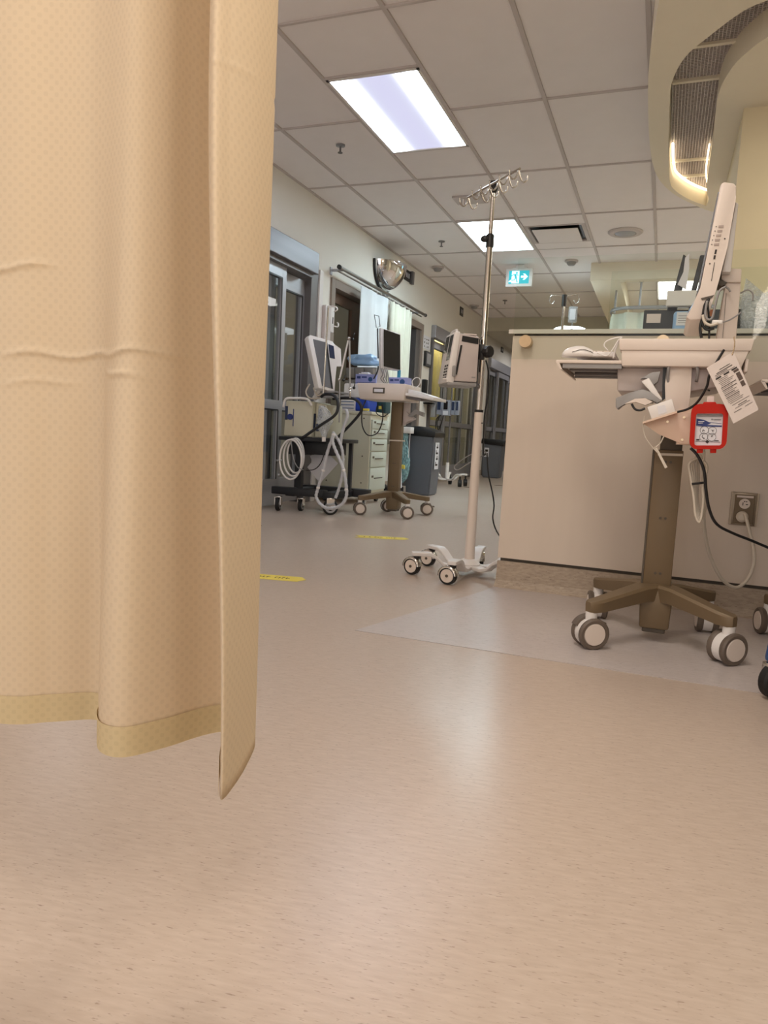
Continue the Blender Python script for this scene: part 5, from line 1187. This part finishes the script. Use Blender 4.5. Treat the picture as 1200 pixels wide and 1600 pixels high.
part('screws', m, TAUPED, t, A_, world=True)
for x_, y_ in ((-2.98, 6.22), (-2.6, 6.22), (-2.98, 6.58), (-2.6, 6.58)):
    part('castor', MB().lathe([(0, -.012), (.035, -.012), (.035, .012), (0, .012)], (x_, y_, .035), (1, 0, 0), 16).box(x_ - .018, x_ + .018, y_ - .02, y_ + .02, .06, .1), RUBBER, t, A_, world=True)
def cbox(name, label, cat, x0, x1, y0, y1, z0, z1, m, bev=.004, extra=None):
    t = thing(name, label, cat, ((x0 + x1) / 2, (y0 + y1) / 2, z0)); part('body', MB().box(x0, x1, y0, y1, z0, z1, bev=bev, seg=3), m, t, A_, world=True); return t
t = cbox('blue_drape', 'folded bright blue cloth on the beige cabinet top', 'cloth', -2.82, -2.58, 6.2, 6.45, .866, .985, BLUE, .02)
t = cbox('green_case', 'dark teal case on the beige cabinet behind the distant cart', 'case', -2.63, -2.50, 6.46, 6.60, .866, .98, TEALCAN, .008)
part('latch', MB().box(-2.57, -2.54, 6.455, 6.461, .9, .93), YELLOW, t, world=True)
t = thing('blue_bottle', 'small blue bottle with yellow cap end on the cabinet edge', 'bottle', V(572, 640, 6.2)); t.location.z = .866
part('bottle', MB().lathe([(0, 0), (.028, 0), (.03, .03), (.028, .08), (.012, .1), (.012, .12), (0, .12)], seg=16), BLUE, t, A_)
part('band', MB().lathe([(.031, .005), (.032, .025), (.029, .025)], seg=16), YELLOW, t, A_)
t = cbox('linen_stack', 'stack of white folded sheets above the blue cloth on the cabinet', 'linen', -2.84, -2.56, 6.22, 6.5, .987, 1.12, WHITEP, .015)
t = cbox('packet_rack', 'rack of small white packets behind the ventilator handle', 'rack', -2.84, -2.70, 6.17, 6.22, .866, .975, WHITEP, .003)
m = MB()
for k in range(3): m.box(-2.835, -2.705, 6.166, 6.171, .885 + k * .03, .891 + k * .03)
part('slots', m, NAVY, t, world=True)
# clear tilt bins on stand with blue bag on top
t = thing('tilt_bins', 'rack of clear grey plastic bins behind the ventilator arm', 'bin rack', (-2.8, 6.55, .866))
m = MB(); m.box(-2.93, -2.64, 6.52, 6.62, .866, 1.30)
part('frame', m, GREYP, t, world=True)
for r_ in range(2):
    for k in range(3):
        x0 = -2.93 + k * .097; z0 = 1.06 + r_ * .12
        part('bin', MB().prism([(x0 + .004, 6.52, z0), (x0 + .004, 6.46, z0 + .01), (x0 + .004, 6.44, z0 + .105), (x0 + .004, 6.52, z0 + .11)], (.088, 0, 0), bev=.003), mat('smoke_plastic', rgb(128, 124, 118), .2, var=.2, scale=20), t, A_, world=True)
t = thing('blue_bag', 'crumpled pale blue wrapped bag lying on the clear bins', 'bag', (-2.78, 6.5, 1.32))
part('bag', blob((-2.77, 6.52, 1.365), .165, .07, .055, 21, .35), PBLUE, t, True, world=True)

# wall box, phone and sockets by the door
t = thing('wall_cabinet', 'tall narrow beige wall box beside the sliding door', 'wall box', (-3.05, 6.1, 1.3))
part('housing', MB().box(WX, -3.0, 6.10, 6.22, 1.1, 1.82, bev=.004), PEACH if False else MAUVE, t, A_, world=True)
t = thing('wall_phone', 'white wall phone unit with curly hook, above the socket plate', 'phone', (-3.05, 6.3, 1.6))
part('body', MB().box(WX, -3.02, 6.235, 6.335, 1.60, 1.84, bev=.008), WHITEP, t, A_, world=True)
part('slot', MB().box(-3.02, -3.018, 6.29, 6.305, 1.68, 1.74), BLACK, t, world=True)
part('hook', MB().tube([(-3.01, 6.31, 1.66), (-2.99, 6.35, 1.66), (-2.99, 6.36, 1.69), (-3.0, 6.35, 1.70)], .007, 6), WHITEP, t, True, world=True)
t = thing('socket_plate', 'beige double socket plate under the wall phone', 'outlet', (-3.07, 6.28, 1.45))
part('plate', MB().box(WX, -3.055, 6.235, 6.32, 1.44, 1.58, bev=.003), CABB, t, A_, world=True)
part('sockets', MB().box(-3.055, -3.052, 6.25, 6.305, 1.455, 1.50).box(-3.055, -3.052, 6.25, 6.305, 1.52, 1.565), TAUPE, t, world=True)

# bins, bag and black gear at the far left
t = thing('waste_bin', 'grey waste bin with black liner and a paper label on its side', 'bin', (-2.5, 7.9, 0))
def tub(x0, x1, y0, y1, z1, tp=.03):
    bm = bmesh.new(); a = [bm.verts.new(v) for v in ((x0 + tp, y0 + tp, 0.0), (x1 - tp, y0 + tp, 0.0), (x1 - tp, y1 - tp, 0.0), (x0 + tp, y1 - tp, 0.0))]; b = [bm.verts.new(v) for v in ((x0, y0, z1), (x1, y0, z1), (x1, y1, z1), (x0, y1, z1))]
    bm.faces.new(a); bm.faces.new(b)
    for i in range(4): bm.faces.new((a[i], a[(i + 1) % 4], b[(i + 1) % 4], b[i]))
    bmesh.ops.bevel(bm, geom=bm.edges[:], offset=.015, segments=2, affect='EDGES'); m = MB(); m._merge(bm); return m
part('tub', tub(-2.70, -2.36, 7.62, 7.98, .68), GREYBIN, t, A_, world=True)
part('liner', MB().prism([(-2.73, 7.60, .67), (-2.34, 7.60, .655), (-2.34, 7.60, .72), (-2.52, 7.60, .77), (-2.72, 7.60, .77)], (0, .40, 0), bev=.012), BLACK, t, A_, world=True)
part('label', MB().box(-2.362, -2.358, 7.70, 7.84, .30, .60, M=None), PAPERW, t, world=True)
m = MB()
for k in range(4): m.box(-2.358, -2.356, 7.74, 7.80, .34 + k * .065, .36 + k * .065); m.box(-2.358, -2.356, 7.72 + .05 * (k % 2), 7.735 + .05 * (k % 2), .34 + k * .065, .385 + k * .065)
part('lettering', m, INK, t, world=True)
t = thing('suction_bag', 'blue green clear bag hanging full from a white bracket in front of the bin', 'bag', (-2.63, 7.45, .15))
part('bracket', MB().box(-2.735, -2.56, 7.40, 7.52, .685, .755, bev=.006), WHITEP, t, A_, world=True)
part('pole', MB().cyl((-2.79, 7.5, .0), (-2.79, 7.5, .74), .012).cyl((-2.79, 7.5, .72), (-2.7, 7.5, .72), .01), STEEL, t, A_, world=True)
bm_ = bmesh.new(); rings = []; rr = random.Random(5)
for i in range(12):
    k = i / 11; w_ = (.055 + .035 * math.sin(PI * max(0, k - .25) / .75) if k < .97 else .02); cz = .69 - .55 * k
    rings.append([bm_.verts.new((-2.655 + w_ * math.cos(j * PI / 8) * (1 + .06 * rr.uniform(-1, 1)), 7.45 + w_ * .6 * math.sin(j * PI / 8), cz)) for j in range(16)])
for A, B in zip(rings, rings[1:]):
    for j in range(16): bm_.faces.new((A[j], A[(j + 1) % 16], B[(j + 1) % 16], B[j]))
bm_.faces.new(rings[-1]); m = MB(); m._merge(bm_); part('bag', m, BAGB, t, True, world=True)
part('pull_cord', MB().cyl((-2.57, 7.42, .69), (-2.575, 7.42, .42), .004), WHITEP, t, world=True)
t = thing('yellow_strap', 'white and yellow folded strap hanging beside the cart column', 'strap', (-2.78, 7.3, .4))
part('strap', MB().prism([V(px, py, 7.2) for px, py in ((621, 705), (626, 705), (627, 762), (623, 763), (619, 740))], (0, .02, 0)), PAPERW, t, world=True)
part('bow', MB().prism([V(px, py, 7.18) for px, py in ((619, 724), (632, 727), (632, 733), (620, 731))], (0, .02, 0), bev=.003), YELLOW, t, A_, world=True)
t = thing('scale_base', 'low black wheeled gear on the floor in front of the waste bin', 'equipment base', (-2.65, 7.3, 0))
m = MB(); m.box(-2.86, -2.62, 7.15, 7.45, .03, .10, bev=.012)
for k in range(5): m.sphere((-2.84 + k * .055, 7.14 + .02 * (k % 2), .06 + .02 * (k % 3)), .032, (1, 1, 1.1), 10, 8)
part('base', m, BLACK, t, A_, world=True)
m = MB()
for k in range(4): m.sphere((-2.8 + k * .055, 7.10, .05 + .03 * (k % 2)), .012, u=8, v=6)
part('fittings', m, STEEL, t, True, world=True)
# infusion stand at the far left
t = thing('infusion_stand', 'distant white wheeled stand carrying a grey multi channel infusion pump', 'iv stand', (-2.74, 9.55, 0))
part('pole', MB().cyl((0, 0, .1), (0, 0, 1.9), .014), ALUD, t, A_)
part('socket_tube', MB().cyl((0, 0, .1), (0, 0, .32), .024), WHITEP, t, A_)
for k, a in enumerate((205, 330, 20, 95, 150)):
    ra = math.radians(a); d = Vector((math.cos(ra), math.sin(ra), 0))
    m = MB(); m.tube([Vector((0, 0, .09)), d * .1 + Vector((0, 0, .09)), d * .18 + Vector((0, 0, .16)), d * .28 + Vector((0, 0, .165))], .016, 6, 3); part('leg', m, WHITEP, t, True)
    c = d * .26 + Vector((0, 0, .055)); part('caster', MB().lathe([(0, -.022), (.05, -.022), (.05, .022), (0, .022)], c, (math.cos(.4), math.sin(.4), 0), 18).cyl(c, c + Vector((0, 0, .09)), .012), RUBBER, t, A_)
t = thing('infusion_pump', 'grey blue multi channel pump on the distant white wheeled stand', 'infusion pump', (-2.76, 9.5, 1.0))
part('main_unit', MB().box(-2.84, -2.715, 9.44, 9.52, .955, 1.165, bev=.008), mat('pump_grey', rgb(150, 154, 168), .4), t, A_, world=True)
part('display', MB().box(-2.81, -2.755, 9.435, 9.441, 1.04, 1.145), SCREEN, t, world=True)
part('keypad', MB().box(-2.815, -2.745, 9.435, 9.441, .965, 1.02), PAPERW, t, world=True)
for (x0, x1) in ((-2.915, -2.845), (-2.71, -2.655), (-2.65, -2.60)):
    c = part('channel', MB().box(x0, x1, 9.45, 9.52, .97, 1.16, bev=.006), MATS['pump_grey'], t, A_, world=True)
    part('channel_face', MB().box(x0 + .012, x1 - .012, 9.444, 9.451, 1.03, 1.145), SCREENB, c, world=True)
part('side_module', MB().box(-3.0, -2.93, 9.46, 9.56, .93, 1.13, bev=.006), GREYP, t, A_, world=True)
part('cable', MB().tube([V(688, 648, 9.45), V(683, 660, 9.45), V(685, 672, 9.45), V(690, 660, 9.45), V(692, 648, 9.45), V(682, 655, 9.45), V(681, 675, 9.45)], .008, 6), BLACK, t, True, world=True)
t = thing('waste_bin', 'second grey bin far away behind the drip pole by the last glass door', 'bin', (-2.73, 12.4, 0))
part('tub', tub(-2.93, -2.58, 12.3, 12.65, .60), GREYBIN, t, A_, world=True)
part('liner', MB().prism([(-2.95, 12.28, .59), (-2.55, 12.28, .56), (-2.52, 12.28, .66), (-2.93, 12.28, .68)], (0, .38, 0), bev=.01), BLACK, t, A_, world=True)
part('label', MB().box(-2.88, -2.80, 12.295, 12.302, .36, .52), PAPERW, t, world=True)
part('lettering', MB().box(-2.865, -2.815, 12.29, 12.296, .39, .43).box(-2.865, -2.815, 12.29, 12.296, .45, .49), INK, t, world=True)
# gear inside the near glass room
t = thing('medical_monitor', 'blurred pale machine standing behind the near sliding glass', 'machine', (-3.75, 6.0, 0))
part('body', MB().box(-3.9, -3.62, 5.95, 6.12, .95, 1.35, bev=.03), ALU, t, A_, world=True)
part('screen', MB().box(-3.86, -3.66, 5.943, 5.951, 1.12, 1.30), SCREENB, t, world=True)
part('stand', MB().cyl((-3.76, 6.03, 0), (-3.76, 6.03, .96), .03).box(-3.95, -3.57, 5.9, 6.15, 0, .06), GREYP, t, A_, world=True)
# items behind door four
t = thing('sharps_box', 'small tan box with dark window behind the glass above the infusion pump', 'box', (-3.3, 11.2, 1.2))
part('box', MB().box(-3.24, -3.17, 11.2, 11.45, 1.22, 1.62, bev=.01), YCLOTH, t, A_, world=True)
part('window', MB().box(-3.17, -3.165, 11.27, 11.4, 1.42, 1.55), BLACK, t, world=True)

# ------------------------------------------------------------------ floor tapes
def tape(p0, p1, w_, label):
    p0 = Vector(p0); p1 = Vector(p1); d = (p1 - p0); L_ = d.length; d.normalize(); a = math.atan2(d.y, d.x)
    t = thing('floor_tape', label, 'tape', (p0 + p1) / 2, a, 'yellow floor arrows')
    part('tape', MB().prism([(-L_ / 2, -w_ / 2, .0004), (L_ / 2 - .03, -w_ / 2, .0004), (L_ / 2, 0, .0004), (L_ / 2 - .03, w_ / 2, .0004), (-L_ / 2, w_ / 2, .0004), (-L_ / 2 + .03, 0, .0004)], (0, 0, .0009)), YELLOW, t)
    m = MB(); rr = random.Random(2); x = -L_ * .40
    while x < L_ * .32:
        k = rr.uniform(.008, .016)
        if rr.random() < .85: m.box(x, x + k * .35, -.012, .012, .0013, .0017); m.box(x, x + k, (-.012, .008, -.002)[rr.randrange(3)], (-.008, .012, .002)[rr.randrange(3)] + .001, .0013, .0017)
        x += k + .006
    part('lettering', m, INK, t)
tape((-1.86, 2.72, 0), (-1.43, 2.82, 0), .10, 'yellow floor tape arrow nearer, partly hidden by the big curtain')
tape((-1.80, 4.22, 0), (-1.47, 4.34, 0), .10, 'yellow floor tape arrow farther, before the distant cart')

# ------------------------------------------------------------------ foreground bed curtain
def cloth_mat(name, base, trans, tw):
    m = bpy.data.materials.new(name); m.use_nodes = True; nt = m.node_tree; N = nt.nodes; Lk = nt.links; N.remove(N['Principled BSDF'])
    uv = N.new('ShaderNodeUVMap'); sp = N.new('ShaderNodeSeparateXYZ'); Lk.new(uv.outputs[0], sp.inputs[0])
    def sn(o, k, ph=0):
        a = N.new('ShaderNodeMath'); a.operation = 'MULTIPLY'; a.inputs[1].default_value = k; Lk.new(o, a.inputs[0])
        b = N.new('ShaderNodeMath'); b.operation = 'SINE'; Lk.new(a.outputs[0], b.inputs[0]); return b.outputs[0]
    K = 2 * PI / .0125
    mu = N.new('ShaderNodeMath'); mu.operation = 'MULTIPLY'; Lk.new(sn(sp.outputs[0], K), mu.inputs[0]); Lk.new(sn(sp.outputs[1], K), mu.inputs[1])
    mr = N.new('ShaderNodeMapRange'); mr.interpolation_type = 'SMOOTHSTEP'; mr.inputs[1].default_value = .12; mr.inputs[2].default_value = .5; Lk.new(mu.outputs[0], mr.inputs[0])
    nz = N.new('ShaderNodeTexNoise'); nz.inputs['Scale'].default_value = 900; Lk.new(uv.outputs[0], nz.inputs[0])
    mx = N.new('ShaderNodeMix'); mx.data_type = 'RGBA'; mx.inputs[6].default_value = base; mx.inputs[7].default_value = (*[v * .93 for v in base[:3]], 1); Lk.new(mr.outputs[0], mx.inputs[0])
    bp = N.new('ShaderNodeBump'); bp.inputs['Strength'].default_value = .35; bp.inputs['Distance'].default_value = .0015; Lk.new(mr.outputs[0], bp.inputs['Height'])
    df = N.new('ShaderNodeBsdfDiffuse'); Lk.new(mx.outputs[2], df.inputs[0]); Lk.new(bp.outputs[0], df.inputs[1])
    tl = N.new('ShaderNodeBsdfTranslucent'); tl.inputs[0].default_value = trans
    ms = N.new('ShaderNodeMixShader'); ms.inputs[0].default_value = tw; Lk.new(df.outputs[0], ms.inputs[1]); Lk.new(tl.outputs[0], ms.inputs[2]); Lk.new(ms.outputs[0], N['Material Output'].inputs[0])
    return m
CURT = cloth_mat('cream_waffle_cloth', rgb(226, 213, 190), rgb(248, 216, 150), .30)
HEM = cloth_mat('cream_hem_cloth', rgb(212, 194, 156), rgb(214, 186, 130), .12)
bot = [(-1.30, .66), (-1.05, .70), (-.85, .60), (-.709, .609), (-.66, .64), (-.623, .668), (-.600, .660), (-.575, .625), (-.548, .603), (-.520, .606), (-.497, .646), (-.480, .69), (-.462, .712), (-.445, .69), (-.405, .62), (-.374, .573), (-.380, .61), (-.392, .65), (-.408, .692), (-.425, .715)]
top = [(-1.30, .66), (-1.05, .68), (-.85, .62), (-.72, .625), (-.665, .648), (-.630, .660), (-.605, .658), (-.580, .652), (-.562, .650), (-.548, .656), (-.532, .676), (-.520, .705), (-.508, .728), (-.495, .710), (-.462, .650), (-.428, .605), (-.416, .620), (-.408, .650), (-.408, .680), (-.414, .700)]
def cpath(P, n=14):
    Q = smoothpoly(P, n=n); return [Vector((x, y, 0)) for x, y in Q]
B_, T_ = cpath(bot), cpath(top); NV = 130; Z0c, Z1c = .3, 2.35
bm_ = bmesh.new(); uvl = bm_.loops.layers.uv.new('UVMap'); V_ = []; S_ = [0]
for a, b in zip(B_, B_[1:]): S_.append(S_[-1] + (b - a).length)
CREASE = [(.735, -.72, -.50, .0035, .03), (.722, -.60, -.52, .0030, -.15), (.825, -.76, -.655, .0035, .12), (1.005, -.435, -.38, .0028, .1), (.702, -.425, -.39, .0030, .0), (.70, -.72, -.63, .0018, .1)]
def rid(x, z):   # fold creases pressed across the cloth
    r = 0
    for (z0, x0, x1, am, sl) in CREASE:
        zz = z0 + sl * (x - x0) + .0025 * math.sin(x * 90); wgt = max(0, min(1, (x - x0) / .03)) * max(0, min(1, (x1 - x) / .03)); r += am * wgt * math.exp(-((z - zz) / .0035) ** 2)
    return r
n_ = len(B_)
zs = sorted([Z0c + (Z1c - Z0c) * (j / NV) for j in range(NV + 1)] + [z_ + k * .0022 for z_ in (.705, .735, .83, 1.008) for k in range(-8, 9)]); NV = len(zs) - 1
for i in range(n_):
    col = []
    for z in zs:
        k = min(1, (z - Z0c) / .75); k = k * k * (3 - 2 * k)
        p = B_[i].lerp(T_[i], k); col.append(bm_.verts.new((p.x, p.y - rid(p.x, z), z)))
    V_.append(col)
for i in range(n_ - 1):
    for j in range(NV):
        f = bm_.faces.new((V_[i][j], V_[i + 1][j], V_[i + 1][j + 1], V_[i][j + 1]))
        for l, (ii, jj) in zip(f.loops, ((i, j), (i + 1, j), (i + 1, j + 1), (i, j + 1))): l[uvl].uv = (S_[ii], zs[jj])
t = thing('bed_curtain', 'large cream waffle-weave bed curtain hanging in the left foreground', 'curtain', (-.7, .65, Z0c))
part('cloth', bm_, CURT, t, True, world=True, solid=.0006)
bm_ = bmesh.new(); uvl = bm_.loops.layers.uv.new('UVMap'); V_ = []
for i in range(n_):
    a = B_[max(0, i - 1)]; b = B_[min(n_ - 1, i + 1)]; d = (b - a).normalized(); nn = Vector((d.y, -d.x, 0))
    V_.append([bm_.verts.new((B_[i].x + nn.x * .0014, B_[i].y + nn.y * .0014, z)) for z in (Z0c - .001, Z0c + .0335)])
for i in range(n_ - 1):
    if S_[i] > S_[-1] - .16: break
    f = bm_.faces.new((V_[i][0], V_[i + 1][0], V_[i + 1][1], V_[i][1]))
    for l, (ii, jj) in zip(f.loops, ((i, 0), (i + 1, 0), (i + 1, 1), (i, 1))): l[uvl].uv = (S_[ii], .3 + .0345 * jj)
part('hem', bm_, HEM, t, True, world=True, label='doubled darker hem')
t = thing('curtain_track', 'ceiling track carrying the big cream bed curtain', 'curtain track', (-.8, .66, 2.35))
part('track', MB().box(-1.4, -.35, .62, .70, 2.352, 2.38, bev=.004), ALU, t, world=True)
part('hanger_rod', MB().cyl((-.6, .66, 2.38), (-.6, .66, CEIL), .01).cyl((-1.2, .66, 2.38), (-1.2, .66, CEIL), .01), ALU, t, world=True)
